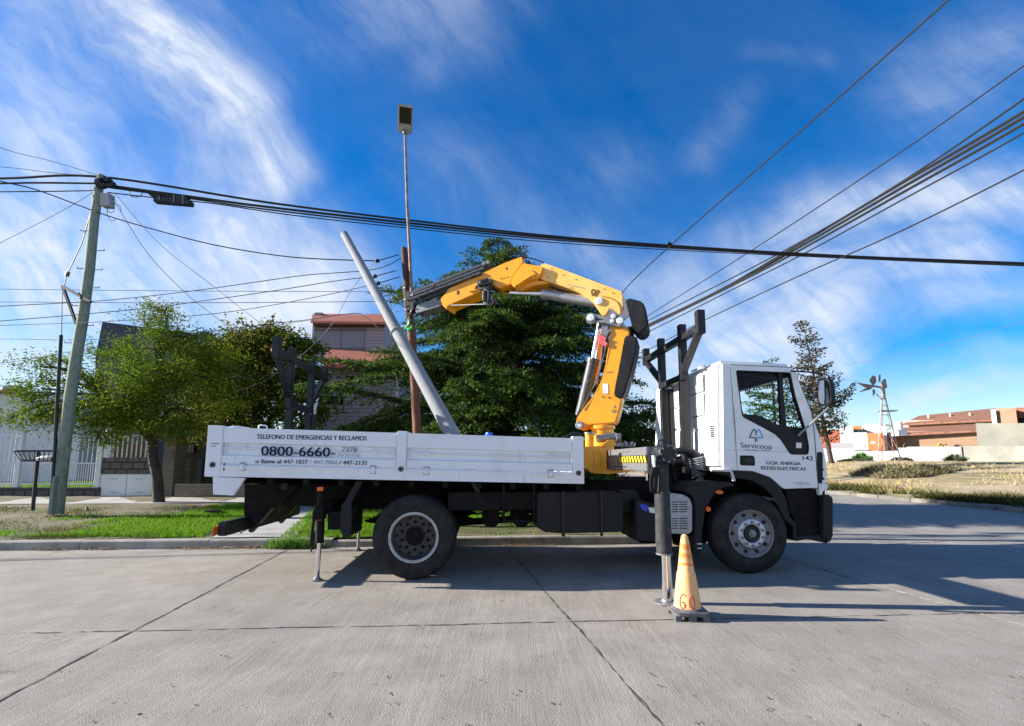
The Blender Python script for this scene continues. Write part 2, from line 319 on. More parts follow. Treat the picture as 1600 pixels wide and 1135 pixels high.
# ================================================================== GROUND
def zverge(X, Y):                                          # height of the far verge, rising gently from the kerb
    d = max(0, Y-(8.30+.0595*X)); return .135+min(d, 11)*.048
def zlot(X, Y):
    d = max(0, X-14.2); t = min(1, d/22); return .12+1.26*(t*t*(3-2*t))
CONC = bpy.data.materials.new('road_concrete'); CONC.use_nodes = True
def road_mat(m):
    n = m.node_tree; b = n.nodes['Principled BSDF']; N = lambda t: n.nodes.new(t); l = n.links.new
    ge = N('ShaderNodeNewGeometry')
    def noise(sc, det=6, ro=.6, st=None, dist=0):
        z = N('ShaderNodeTexNoise'); z.inputs['Scale'].default_value = sc; z.inputs['Detail'].default_value = det; z.inputs['Roughness'].default_value = ro; z.inputs['Distortion'].default_value = dist
        if st:
            mp = N('ShaderNodeMapping'); l(ge.outputs['Position'], mp.inputs[0]); mp.inputs['Rotation'].default_value = (0, 0, st[2]); mp.inputs['Scale'].default_value = (st[0], st[1], 1); l(mp.outputs[0], z.inputs['Vector'])
        else: l(ge.outputs['Position'], z.inputs['Vector'])
        return z.outputs[0]
    def ramp(s, a, c):
        r = N('ShaderNodeMapRange'); l(s, r.inputs[0]); r.inputs[1].default_value = a; r.inputs[2].default_value = c; return r.outputs[0]
    def mix(f, A, B, mode='MIX'):
        x = N('ShaderNodeMix'); x.data_type = 'RGBA'; x.blend_type = mode
        if isinstance(f, float): x.inputs[0].default_value = f
        else: l(f, x.inputs[0])
        for i, q in ((6, A), (7, B)):
            if isinstance(q, tuple): x.inputs[i].default_value = (*q, 1)
            else: l(q, x.inputs[i])
        return x.outputs[2]
    big = ramp(noise(.55, 5, .6), .35, .7); patch = ramp(noise(2.3, 7, .65), .38, .72); fine = ramp(noise(90, 4, .7), .3, .7); broom = ramp(noise(16, 4, .6, (1.0, .10, R_(4)), .4), .35, .68)
    speck = ramp(noise(260, 2, .5), .60, .74)
    c = mix(big, (.335, .305, .27), (.235, .22, .205)); c = mix(patch, c, (.215, .19, .16)); 
    c = mix(mixf(N, l, fine, .5), c, (.38, .35, .31)); c = mix(mixf(N, l, mixf2(N, l, broom, patch), .5), c, (.19, .175, .158)); c = mix(mixf(N, l, speck, .6), c, (.14, .13, .12))
    l(c, b.inputs['Base Color']); b.inputs['Roughness'].default_value = .88; b.inputs['Specular IOR Level'].default_value = .3
    ad = N('ShaderNodeMath'); ad.operation = 'MULTIPLY_ADD'; l(broom, ad.inputs[0]); ad.inputs[1].default_value = -.55; l(fine, ad.inputs[2])
    bp = N('ShaderNodeBump'); bp.inputs['Strength'].default_value = .75; bp.inputs['Distance'].default_value = .006; l(ad.outputs[0], bp.inputs['Height']); l(bp.outputs[0], b.inputs['Normal'])
def mixf2(N, l, s, k):
    m = N('ShaderNodeMath'); m.operation = 'MULTIPLY'; l(s, m.inputs[0]); l(k, m.inputs[1]); return m.outputs[0]
def mixf(N, l, s, k):
    m = N('ShaderNodeMath'); m.operation = 'MULTIPLY'; l(s, m.inputs[0]); m.inputs[1].default_value = k; return m.outputs[0]
road_mat(CONC)
SOIL = mat('dry_soil', (.30, .25, .18), .95, col2=(.20, .17, .11), scale=.8, bump=.5, bscale=9, bdist=.03)
JOINT = mat('joint_dirt', (.035, .032, .028), .95, col2=(.16, .145, .12), scale=9, lo=.45, hi=.62)
KERB = mat('kerb_concrete', (.24, .225, .20), .9, col2=(.36, .335, .30), scale=3, bump=.5, bscale=50)
PATH = mat('path_concrete', (.38, .37, .36), .9, col2=(.30, .29, .28), scale=2, bump=.3, bscale=60)
# the ground sheet out to the horizon
b = MB(); b.add([(-900, -300, -.03), (900, -300, -.03), (900, 1800, -.03), (-900, 1800, -.03)], [(0, 1, 2, 3)]); b.build('ground', SOIL, kind='structure')
# streets: this one and the one that crosses it on the right
def kY(X): return 8.30+.0595*X
b = MB(); b.add([(-60, -20, 0), (60, -20, 0), (60, 12.9, 0), (14.2, 12.9, 0), (14.2, 90, 0), (6, 90, 0), (6, 13.0, 0), (5.6, kY(5.6)+2.6, 0), (4.4, kY(4.4)+1.0, 0), (2.6, kY(2.6)+.1, 0), (-60, kY(-60)+.1, 0)],
                [(0, 1, 2, 3, 4, 5, 6, 7, 8, 9, 10)]); b.build('road', CONC, kind='structure')
# slab joints: thin cracked lines 4 mm above the slab
def joint(p0, p1, w=.018, gap=.0, seed=0):
    r = random.Random(seed); p0 = Vector(p0); p1 = Vector(p1); d = (p1-p0); n = int(d.length/.07); q = Vector((-d.y, d.x, 0)).normalized(); b = MB(); off = 0; prev = None
    for i in range(n+1):
        off = off*.85+r.uniform(-.006, .006); ww = w*r.uniform(.35, 1.35)*(0.15 if r.random() < gap else 1)
        c = p0+d*(i/n)+q*off; c.z = .004; cur = (c-q*ww/2, c+q*ww/2)
        if prev: b.add([prev[0], cur[0], cur[1], prev[1]], [(0, 1, 2, 3)])
        prev = cur
    return b
jb = MB()
def addj(*a, **k):
    q = joint(*a, **k); jb.add(q.v, q.f)
addj(G(0, 993)-Vector((6, .36, 0)), G(760, 975), .018, .12, 1); addj(G(760, 975), G(1600, 957)+Vector((4, .24, 0)), .015, .15, 2)
addj(G(0, 1095)+(G(0, 1095)-G(430, 868))*.4, G(455, 856), .022, .03, 3)
addj(G(1035, 1135)+(G(1035, 1135)-G(790, 853))*.3, G(788, 851), .017, .1, 4)
addj(G(1225, 872), G(1345, 909), .02, .05, 5)
b = jb; b.build('slab_joints', JOINT, kind='structure', smooth=0)
PALE = mat('joint_filler', (.48, .44, .37), .9, col2=(.22, .2, .17), scale=14, lo=.45, hi=.6)
q = joint(G(1345, 909), G(1600, 978)+(G(1600, 978)-G(1345, 909))*.5, .05, .05, 6); q.build('joint_sealant', PALE, kind='structure', smooth=0)
q = joint(G(1375, 852), G(1480, 846), .05, .2, 9); w_ = joint(G(1240, 838), G(1270, 843), .02, .2, 11); q.add(w_.v, w_.f); q.build('road_crack', JOINT, kind='structure', smooth=0)
# kerb of the verge, block by block
pts = [Vector((x, kY(x), 0)) for x in np.arange(-20, 2.61, 1.0)]+[Vector((3.6, kY(3.6)+.22, 0)), Vector((4.6, kY(4.6)+.9, 0)), Vector((5.4, kY(5.4)+1.9, 0)), Vector((5.8, kY(5.8)+3.2, 0)), Vector((5.9, 14, 0)), Vector((6, 40, 0))]
b = MB(); r = random.Random(3)
for i in range(len(pts)-1):
    p, q = pts[i], pts[i+1]; d = (q-p).normalized(); nn = Vector((-d.y, d.x, 0)); p = p+d*.004; q = q-d*.004; dz = r.uniform(-.004, .004)
    if -3.9 < p.x < -2.2: hgt = .10
    else: hgt = .135
    prof = [(0, -.05), (.012, hgt-.02), (.03, hgt), (.15, hgt+.004), (.15, -.05)]
    vs = [e+nn*a+Z*(h+dz) for e in (p, q) for a, h in prof]; k = len(prof)
    b.add(vs, [(j, (j+1) % k, (j+1) % k+k, j+k) for j in range(k)]+[tuple(range(k))[::-1], tuple(range(k, 2*k))])
b.build('kerb', KERB, smooth=20, kind='structure')
# verge surface: bare soil with lawn, a paved path and the pavement along the fence
def grid(x0, x1, y0f, y1, nx, ny, zf):
    V = []; 
    for j in range(ny+1):
        for i in range(nx+1):
            x = x0+(x1-x0)*i/nx; ya_ = y0f(x) if callable(y0f) else y0f; y = ya_+(y1-ya_)*j/ny; V.append((x, y, zf(x, y)))
    Fq = [(j*(nx+1)+i, j*(nx+1)+i+1, (j+1)*(nx+1)+i+1, (j+1)*(nx+1)+i) for j in range(ny) for i in range(nx)]
    return V, Fq
VERGE = mat('verge_soil', (.075, .085, .025), .95, col2=(.155, .118, .075), scale=1.6, lo=.38, hi=.62, bump=.6, bscale=25, bdist=.02)
V_, F_ = grid(-40, 2.6, lambda x: kY(x)+.15, 40, 120, 60, lambda x, y: zverge(x, y)+.012*math.sin(x*3.1+y*2)-.006); fastmesh('verge_ground', V_, F_, VERGE, smooth=True, kind='structure')
V_, F_ = grid(2.6, 5.5, lambda x: kY(x)+.15+max(0, x-2.9)**2*.42, 40, 12, 40, zverge); fastmesh('verge_corner', V_, F_, VERGE, smooth=True, kind='structure')
b = MB()
pa, pb, pc, pd = G(348, 839, .12), G(470, 839, .12), P(505, 788, 13.0), P(437, 788, 13.0)
for p in (pa, pb): p.y = kY(p.x)+.15
for p in (pa, pb, pc, pd): p.z = zverge(p.x, p.y)+.012
b.add([pa, pb, pc, pd], [(0, 1, 2, 3)]); b.build('driveway_path', PATH, kind='structure')
b = MB(); yf = lambda x: 12.55+.0595*x*.6
b.add([(-40, yf(-40), zverge(0, 12.5)+.02), (-5.0, yf(-5.0)+.1, zverge(0, 12.6)+.02), (-5.0, 14.6, zverge(0, 14.6)), (-40, 14.6, zverge(0, 14.6))], [(0, 1, 2, 3)])
b.add([(-5.0, yf(-5.0)+.5, zverge(0, 12.8)+.02), (3, yf(3)+.3, zverge(0, 12.8)+.02), (3, 14.6, zverge(0, 14.6)), (-5.0, 14.6, zverge(0, 14.6))], [(0, 1, 2, 3)]); b.build('pavement', PATH, kind='structure')
# lot across the side street
def lotn(x, y): return zlot(x, y)+.10*math.sin(x*.31+1)*math.sin(y*.27)*min(1, (x-14)/6)+.03*math.sin(x*1.7+y*1.1)*min(1, (x-14)/2)
V_, F_ = grid(14.45, 110, 12.85, 95, 160, 120, lotn)
DRY = mat('dry_field', (.40, .31, .20), .95, col2=(.25, .205, .09), scale=.45, lo=.42, hi=.6, bump=.6, bscale=4, bdist=.08)
fastmesh('vacant_lot', V_, F_, DRY, smooth=True, kind='structure')
b = MB(); p = Vector((14.2, 12.6, 0))
for i in range(34):
    y0_, y1_ = 12.7+i*1.5, 12.7+(i+1)*1.5-.02
    b.box((14.32, (y0_+y1_)/2, .045), .24, y1_-y0_, .17)
for i in range(20): b.box((14.95+i*1.5, 12.72, .045), 1.48, .2, .17)
b.build('lot_kerb', mat('old_kerb', (.13, .125, .11), .95, col2=(.22, .20, .17), scale=1.5, bump=.4, bscale=20), bevel=.015, kind='structure')

# ---- grass: blades scattered as one mass
def blades(name, pos, hgt, wid, m, lean=.5, seed=1, parent=None, **tags):
    g = np.random.default_rng(seed); n = len(pos); a = g.uniform(0, 2*np.pi, n); h = hgt*g.uniform(.5, 1.3, n); w = wid*g.uniform(.6, 1.3, n)
    dx, dy = np.cos(a)*w/2, np.sin(a)*w/2; la = g.uniform(0, 2*np.pi, n); ll = lean*h*g.uniform(.2, 1, n)
    V = np.zeros((n, 3, 3)); V[:, 0] = pos+np.c_[-dx, -dy, -0.01+0*dx]; V[:, 1] = pos+np.c_[dx, dy, -0.01+0*dx]; V[:, 2] = pos+np.c_[np.cos(la)*ll, np.sin(la)*ll, h]
    return fastmesh(name, V.reshape(-1, 3), np.arange(3*n).reshape(n, 3), m, parent, **tags)
GRASS = mat('grass_blades', (.17, .37, .012), .7, spec=.15, col2=(.24, .34, .03), scale=1.5, island=(.09, .22, .012), trans=.4)
DGRASS = mat('dry_grass_blades', (.38, .29, .12), .9, spec=.1, col2=(.26, .22, .08), scale=.6, island=(.46, .36, .18), trans=.1)
def vz(x, y): return .135+np.minimum(np.maximum(0, y-(8.30+.0595*x)), 11)*.048
n = 150000; x = rng.uniform(-11, 2.8, n); y = rng.uniform(8.2, 13.4, n)
# lawn covers the right of the pole foot, thins out to bare soil on the left and under the truck's middle
fn = np.sin(x*1.9+1)+np.sin(y*2.7+x*.8)+np.sin(x*5.1-y*3.3)*.5
lawn = np.clip((x+9.2+(y-8.5)*(-.45))*.8+fn*.45, 0, 1)*np.where(x > -1.2, np.clip((y-9.5)*.9+fn*.35, .04, .8), 1)
onpath = np.array([False]*n)
def inpoly(x, y, poly):
    c = np.zeros(len(x), bool); k = len(poly)
    for i in range(k):
        (xa, ya1), (xb, yb1) = poly[i], poly[(i+1) % k]
        cond = ((ya1 > y) != (yb1 > y)) & (x < (xb-xa)*(y-ya1)/((yb1-ya1) or 1e-9)+xa); c ^= cond
    return c
onpath = inpoly(x, y, [(pa.x, pa.y-1), (pb.x, pb.y-1), (pc.x, pc.y), (pd.x, pd.y)])
keep = (rng.random(n) < lawn) & (~onpath) & (y > kY(x)+.12) & (y < 12.45+.036*x) 
blades('lawn_grass', np.c_[x, y, vz(x, y)][keep], .060, .016, GRASS, .9, 2, kind='stuff', label='bright green lawn grass growing on the verge behind the kerb', cat='grass')
n = 42000; x = rng.uniform(-14, -3, n); y = kY(x)+.15+rng.random(n)**1.5*4; k2 = rng.random(n) < np.clip(.35+.3*(np.sin(x*3)+np.sin(y*4+x)), 0, 1)
kk = k2 & ((x < -6.0))
blades('sparse_grass', np.c_[x, y, vz(x, y)][kk], .04, .014, mat('olive_grass', (.10, .14, .025), .8, spec=.1, island=(.20, .17, .06), trans=.2), 1.2, 3, kind='stuff', label='sparse olive grass tufts on the bare soil around the wooden pole', cat='grass')
# weeds and leaves in the gutter
GL = mat('fallen_leaves', (.32, .16, .06), .8, island=(.45, .30, .14))
def litter(name, m, cen, spread, n, s, seed, **tags):
    g = np.random.default_rng(seed); V = []
    ii = g.integers(0, len(cen), n); c = np.array(cen)[ii]; sp_ = np.array(spread)[ii]
    p = c+np.c_[g.normal(0, 1, n)*sp_[:, 0], np.abs(g.normal(0, 1, n))*-sp_[:, 1], np.abs(g.normal(0, .5, n))*.02]
    a = g.uniform(0, 6.28, n); u = np.c_[np.cos(a), np.sin(a), g.uniform(-.4, .4, n)]*s*g.uniform(.5, 1.3, n)[:, None]; v = np.c_[-np.sin(a), np.cos(a), g.uniform(-.4, .4, n)]*s*.6*g.uniform(.5, 1.3, n)[:, None]
    V = np.stack([p-u, p-v, p+u, p+v], 1).reshape(-1, 3); V[:, 2] = np.maximum(V[:, 2], .006)
    return fastmesh(name, V, np.arange(4*n).reshape(n, 4), m, **tags)
def gx(px): return Vector((px.x, kY(px.x)-.01, .012))
cen = [gx(G(x_, 857)) for x_ in (95, 165, 300, 345, 385, 425, 465, 480)]
litter('gutter_leaves', GL, cen, [(.14, .03)]*2+[(.25, .05)]*6, 700, .02, 5, kind='stuff', label='brown fallen leaves gathered in the gutter along the kerb', cat='leaves')
litter('gutter_leaves', GL, [gx(G(x_, 850)) for x_ in (790, 820, 840)], [(.2, .04)]*3, 160, .016, 6, kind='stuff', label='brown fallen leaves in the gutter under the middle of the truck', cat='leaves')
n = 900; c0 = G(470, 852); x = c0.x+rng.normal(0, .18, n); y = np.minimum(kY(x)+.02, kY(x)-.05+rng.normal(0, .04, n)); 
blades('gutter_weed', np.c_[x, y, 0*x+.01], .16, .02, mat('weed_green', (.10, .25, .02), .6, island=(.2, .34, .05), trans=.3), .9, 7, label='green weed growing out of the gutter below the kerb beside the path', cat='weed')
# lot vegetation
n = 60000; x = 15.8+rng.random(n)**1.6*60; y = 12.9+rng.random(n)*45
fn = np.sin(x*.5)+np.sin(y*.43+x*.2)+.7*np.sin(x*1.3-y)
kp = rng.random(n) < np.clip(.22+.33*fn, 0.0, 1); z = np.array([lotn(a_, b_) for a_, b_ in zip(x[kp], y[kp])])
blades('dry_field_grass', np.c_[x[kp], y[kp], z], .16, .05, DGRASS, .9, 8, kind='stuff', label='dry yellow grass growing over the vacant lot', cat='grass')
n = 26000; x = 14.45+rng.random(n)**1.3*2.6; y = 12.9+rng.random(n)**1.2*18; dens = np.clip(.25+.45*np.sin(y*1.9+x)+.4*np.sin(y*.8+2)+.3*np.sin(x*4+y*.7), .0, 1)*np.clip(1.15-(x-14.4)/2.8, 0, 1)
kp = rng.random(n) < dens; z = np.array([lotn(a_, b_) for a_, b_ in zip(x[kp], y[kp])])
blades('kerb_weeds', np.c_[x[kp], y[kp], z], .24, .05, mat('dark_weeds', (.04, .07, .012), .9, spec=.1, island=(.09, .065, .03)), 1.4, 9, kind='stuff', label='dark green and brown weeds along the edge of the vacant lot', cat='weeds')

# small debris on the road
dbr = np.random.default_rng(77); cn = [G(dbr.uniform(-50, 1650), dbr.uniform(870, 1135)) for _ in range(170)]
litter('road_grit', mat('grit', (.05, .045, .04), .9, island=(.14, .12, .09)), cn, [(.02, .02)]*len(cn), 230, .012, 78, kind='stuff', label='dark grit and leaf bits scattered over the concrete road', cat='grit')
STAIN = mat('oil_stain', (.15, .13, .11), .8, col2=(.27, .245, .21), scale=6, lo=.35, hi=.6)
# ================================================================== TRUCK
truck = thing('crane_truck', TS(2, 1.2, 0), 'white flatbed truck with yellow folding crane and black pole racks, propped on outriggers', 'truck')
BA = (S, L, Z)
def tp(pts, t=0.0): return [T(x, y, t) for x, y in pts]
def tprism(name, pts, t0, t1, m, parent=None, bevel=.004, **k):
    b = MB(); b.prism(tp(pts, t0), L*(t1-t0)); return b.build(name, m, parent if parent else truck, bevel=bevel, **k)
def bs(x): return sz(T(x, 715))[0]
def lin(p, q):
    k = (q[1]-p[1])/(q[0]-p[0]); return lambda s: p[1]+k*(s-p[0])
zt = lin(sz(T(347.5, 668)), sz(T(894, 685))); zb = lin(sz(T(344, 745)), sz(T(894, 756)))
def B(s, f, t): return TS(s, t, zb(s)+f*(zt(s)-zb(s)))
def bsweep(s0, s1, prof, b=None, n=1):
    b = b or MB(); k = len(prof)
    vs = [B(s, f, t) for s in (s0, s1) for f, t in prof]
    return b.add(vs, [(j, (j+1) % k, (j+1) % k+k, j+k) for j in range(k)]+[tuple(range(k))[::-1], tuple(range(k, 2*k))])
BW = 2.42                                                   # body width
sL0, sL1, sM0, sM1, sR0, sR1 = bs(322), bs(346), bs(619.5), bs(635), bs(894.5), bs(912)
PROF = [(1, .0), (1, .035), (.26, .035), (.26, .0), (.425, .0), (.45, .022), (.55, .022), (.575, .006), (.585, .006), (.60, .022), (.675, .022), (.695, .0)]
RAIL = [(.252, -.003), (.252, .06), (0, .06), (0, -.006), (.16, -.006), (.185, -.016), (.222, -.016), (.236, -.003)]
def side(t0, sg):
    for k, (a, c) in enumerate(((sL1+.003, sM0-.004), (sM1+.004, sR0-.003))):
        pr = [(f, t0+sg*t*(1.7 if t < .03 else 1.3)) for f, t in PROF]; g = bsweep(a, c, pr).build('side_panel', BEDW, truck, smooth=25)
        if sg > 0:
            hb = MB()
            xs = ((382.5, 705), (585, 705)) if k == 0 else ((667.5, 710), (861, 714)); sgn = (1, -1)
            for (x, y), q in zip(xs, (-1, 1)):
                s0 = bs(x); f0 = .60
                hb.box(B(s0, f0-.03, .004), .05, .022, .028, BA); hb.box(B(s0, f0+.015, .012), .012, .02, .06, BA)
                hb.box(B(s0+q*.16, f0-.0, .016), .30, .008, .010, BA)
                e = a+.03 if q < 0 else c-.03
                hb.box(B(e, f0-.01, .016), .012, .012, .12, BA)
            hb.each('latch', BEDW, g, per=4, bevel=.002)
            for (x, y) in (((381, 731), (584, 736)) if k == 0 else ((667, 737.5), (860, 741))):
                s0 = bs(x); q = MB(); q.box(B(s0, .20, -.018), .052, .03, .075, BA); q.box(B(s0, .20, -.036), .034, .01, .05, BA); q.build('hinge', BEDW, g, bevel=.004)
                q = MB(); q.box(B(s0, .21, -.0065), .07, .006, .10, BA); q.build('hinge_plate', RUSTM, g)
    rl = [(f, t0+sg*t) for f, t in RAIL]; b = bsweep(sL1, sM0, rl); bsweep(sM1, sR0, rl, b); b.build('side_rail', BEDW, truck, smooth=25)
    for a, c, e, lo in ((sL0, sL1, 1.035, -.005), (sM0, sM1, 1.04, -.0), (sR0, sR1, 1.045, -.0)):
        p = [(e, t0-sg*.012), (e, t0+sg*.10), (lo, t0+sg*.10), (lo, t0-sg*.012)]
        g = bsweep(a, c, p).build('bed_post', BEDW, truck, bevel=.006)
        if sg > 0:
            m_ = (a+c)/2; q = MB(); q.lathe(B(m_, .235, -.012), -L, [(0, .014), (.018, .014), (.018, 0)], 16); q.lathe(B(m_, .235, -.012), -L, [(.033, 0), (.033, .007), (.024, .009), (.024, 0)], 20); q.build('post_bolt', DMET, g)
            q = MB(); q.box(B(c+.012, 1.0, .02), .05, .03, .02, BA); q.build('post_latch', BEDW, g, bevel=.003)
side(0.0, 1); side(BW, -1)
b = MB(); b.prism([B(sL0+.02, 0.02, .06), B(sR1-.02, .02, .06), B(sR1-.02, .11, .06), B(sL0+.02, .11, .06)], L*(BW-.12)); b.build('bed_floor', GREASE, truck)
b = MB(); b.prism([B(sL0+.0, 1.0, .10), B(sL0+.04, 1.0, .10), B(sL0+.04, 0, .10), B(sL0, 0, .10)], L*(BW-.2)); b.build('tailgate', BEDW, truck, bevel=.004)
b = MB(); b.prism([B(sR1-.05, 1.0, .10), B(sR1-.01, 1.0, .10), B(sR1-.01, 0, .10), B(sR1-.05, 0, .10)], L*(BW-.2)); b.build('headboard', BEDW, truck, bevel=.004)
b = MB(); b.tube([T(x, y, .12) for x, y in ((404.5, 672), (404.5, 666), (406, 664.6), (415.5, 665.4), (417, 667), (417, 673))], .010, 8); b.build('bed_handle', BEDW, truck)
b = MB(); b.tube([T(x, y, .5) for x, y in ((352, 670), (362, 667.5), (372, 667.2), (386, 669.5), (394, 671))], .012, 8); b.build('cargo_bar', BEDW, truck)
b = MB(); b.box(B(bs(336), .66, -.0135), .09, .003, .008, BA); b.box(B(bs(333), .61, -.0135), .06, .003, .006, BA); b.box(B(bs(352), .2, -.014), .012, .003, .09, BA); b.each('scuff', DMET, truck)
# lettering on the rear side panel
def bt(name, s_, x0, x1, y0, y1, hpx, m, bold=.0, t=-.003):
    p0, p1 = T(x0, y0, t), T(x1, y1, t); h = (T(x0, y0-hpx, t)-p0).length
    return text(name, s_, p0, p1, h, m, truck, (0, 0, 0), bold)
bt('lettering', 'TELEFONO DE EMERGENCIAS Y RECLAMOS', 401, 572.5, 686, 688.7, 7.4, NAVY, .03)
bt('phone_number', '0800-6660-', 408, 523, 711.8, 714, 15.2, NAVY, .035, -.004)
bt('faded_lettering', '7378', 534, 557.5, 706.5, 707.2, 8.0, NAVYM, .0, .003)
bt('faded_lettering', 'Servicoop', 528, 563, 713, 714, 6.2, NAVYF, .0, .003)
bt('lettering', 'o llame al', 399, 439, 724, 724.6, 6.4, NAVY, .03, -.005)
bt('lettering', '447-1837', 442.5, 481, 724.7, 725.2, 6.8, NAVYM, .03, -.005)
bt('faded_lettering', '/ 447-2066', 484, 527.5, 725.3, 726, 6.8, NAVYF, .02, -.005)
bt('lettering', '/ 447-2131', 530, 572.5, 726.1, 726.7, 6.8, NAVY, .03, -.005)
# under the bed
for t0 in (.0, BW-.05): tprism('light_bracket', [(332.5, 745.5), (382.5, 747), (364, 774.6), (333, 772.8)], t0+.004, t0+.05, BEDW)
b = MB()                                                    # chassis rails and cross members
zf = lambda s: zb(s)-.03
for t in (.82, 1.62): b.prism([TS(sL0+.12, t, zf(sL0)), TS(6.2-.3, t, zb(5.9)+.02), TS(5.6, t, .62), TS(-1.0, t, .78), TS(sL0+.12, t, .86)], L*.08)
for s in np.arange(sL0+.3, sR1, .42): b.box(TS(s, BW/2, zb(s)-.045), .07, BW-.15, .08, BA)
b.build('chassis_frame', GREASE, truck, bevel=.004)
tprism('rear_cross_plate', [(382, 757), (418, 757), (470, 757), (430, 795), (417.5, 793), (395, 827), (381, 824)], .62, 1.9, GREASE)
tprism('frame_box', [(415, 757), (500, 757), (560, 760), (560, 772), (500, 789), (440, 791), (418, 795)], .70, 1.7, GREASE)
sU = sz(T(343, 828))[0]
b = MB(); b.box(TS(sU, BW/2+.02, sz(T(343, 828))[1]), .10, BW-.06, .165, BA); b.build('underrun_bar', DMET, truck, bevel=.012)
b = MB(); b.box(TS(sU-.053, .10, sz(T(343, 830))[1]-.0), .010, .28, .10, BA); b.build('side_reflector', ORG, truck)
for t in (.75, 1.7): b = MB(); b.beam(TS(sU+.02, t, .50), TS(sU+.42, t, 1.0), .10, .05); b.build('underrun_bracket', DMET, truck)
b = MB(); b.tube([T(x, y, .9) for x, y in ((400, 822), (412, 812), (420, 796), (440, 790), (438, 780))], .009, 6); b.tube([T(x, y, .7) for x, y in ((373, 828), (376, 833), (385, 828))], .008, 6); b.tube([T(x, y, 1.0) for x, y in ((420, 807), (424, 815), (432, 806), (440, 790))], .007, 6); b.each('brake_hose', DMET, truck)
# wheels
def wheel(s, t0, kind, far=False):
    """t0: plane of the outer sidewall; the wheel runs away from it (or towards it on the far side)"""
    sg = -1 if far else 1; C_ = TS(s, t0, .505); A = L*sg; w = thing('wheel', C_, None, None)
    for kk in list(w.keys()): del w[kk]
    par(w, truck); duals = [0] if kind == 'front' else [0, .34]
    for d in duals:
        b = MB(); pr = [(.292, .035), (.30, .018), (.33, .006), (.37, -.004), (.42, .0), (.455, .012), (.478, .024), (.494, .045), (.500, .06), (.505, .085), (.505, .10), (.492, .102), (.492, .114), (.505, .116), (.505, .148), (.492, .15), (.492, .162), (.505, .164), (.505, .2), (.498, .225), (.47, .262), (.42, .285), (.33, .28), (.292, .25)]
        b.lathe(C_+A*d, A, pr, 72, close=True)
        for j in range(56):                                 # shoulder blocks
            a = 2*math.pi*j/56; rd = S*math.cos(a)+Z*math.sin(a); tg = -S*math.sin(a)+Z*math.cos(a)
            if d == 0 and j % 4 == 0: b.box(C_+A*(d+.0)+rd*.395, .05, .006, .012, (tg, A, rd))
        b.lathe(C_+A*d, A, [(.352, .004), (.36, -.004), (.366, -.001)], 72)
        b.build('tyre', RUB, w, smooth=40)
    if kind == 'front':
        b = MB(); b.lathe(C_, A, [(.298, .035), (.300, .012), (.292, .002), (.280, .006), (.272, .022), (.262, .035), (.225, .05), (.20, .04), (.188, .028)], 64)
        b.build('rim', SILV, w, smooth=40)
        b = MB(); b.lathe(C_, A, [(.19, .028), (.182, .0), (.165, -.010), (.125, -.008), (.112, .0), (.108, .03)], 48); b.build('wheel_disc', mat('wheel_ring_silver', (.55, .58, .62), .35, .5, col2=(.4, .4, .42), scale=30), w, smooth=40)
        b = MB()
        for j in range(10): a = 2*math.pi*(j+.5)/10; b.lathe(C_+(S*math.cos(a)+Z*math.sin(a))*.146-A*.006, -A, [(0, .030), (.010, .030), (.016, .024), (.016, 0)], 6)
        b.each('wheel_nut', SILV, w, smooth=0)
        b = MB(); b.lathe(C_, A, [(.108, .02), (.104, -.012), (.092, -.02), (.07, -.016), (.058, .006)], 40); b.build('hub', DMET, w)
        b = MB(); b.lathe(C_, A, [(.058, .01), (.054, -.02), (.034, -.024), (.034, -.04), (0, -.042)], 6); b.build('hub_cap', SILV, w, smooth=0)
        b = MB()
        for j in range(10):
            a = 2*math.pi*j/10; rd = S*math.cos(a)+Z*math.sin(a); b.lathe(C_+rd*.236+A*.040, -A, [(0.0, .008), (.022, .008), (.024, 0)], 16)
        b.each('hand_hole', BLK, w, smooth=0)
    else:
        b = MB(); b.lathe(C_, A, [(.302, .035), (.302, .005), (.296, -.002), (.284, .0), (.276, .012), (.268, .014)], 64); b.build('rim', mat('pale_rim', (.50, .50, .50), .5, .15, col2=(.34, .32, .31), scale=12), w, smooth=40)
        b = MB(); b.lathe(C_, A, [(.269, .013), (.262, .03), (.258, .13), (.24, .165), (.20, .172), (.12, .172), (.118, .13), (.105, .09), (.08, .075), (0, .07)], 64)
        b.build('wheel_disc', RIMD, w, smooth=40)
        b = MB()
        for j in range(10): a = 2*math.pi*(j+.5)/10; b.lathe(C_+(S*math.cos(a)+Z*math.sin(a))*.168+A*.175, -A, [(0, .05), (.014, .05), (.019, .042), (.019, 0)], 6)
        for j in range(8): a = 2*math.pi*j/8; b.lathe(C_+(S*math.cos(a)+Z*math.sin(a))*.085+A*.08, -A, [(0, .014), (.010, .014), (.010, 0)], 6)
        b.each('wheel_nut', GREASE, w, smooth=0)
        b = MB(); b.lathe(C_, A, [(.112, .14), (.108, .095), (.092, .072), (.05, .066), (0, .066)], 40); b.build('hub', GREASE, w)
        b = MB()
        for j in range(10): a = 2*math.pi*j/10; rd = S*math.cos(a)+Z*math.sin(a); b.lathe(C_+rd*.222+A*.168, -A, [(0, .006), (.022, .006), (.023, 0)], 14)
        b.each('hand_hole', BLK, w, smooth=0)
    return w
wheel(0, 0.02, 'rear'); wheel(0, BW-.02, 'rear', True); wheel(WB, .03, 'front'); wheel(WB, BW-.04, 'front', True)
b = MB(); b.tube([TS(0, .2, .5), TS(0, 2.2, .5)], .09, 12); b.tube([TS(0, 1.0, .5), TS(0, 1.42, .5)], [.2, .2], 16); b.build('rear_axle', GREASE, truck)
b = MB(); b.beam(TS(WB, .2, .45), TS(WB, 2.2, .45), .12, .1); b.build('front_axle', GREASE, truck)
b = MB()
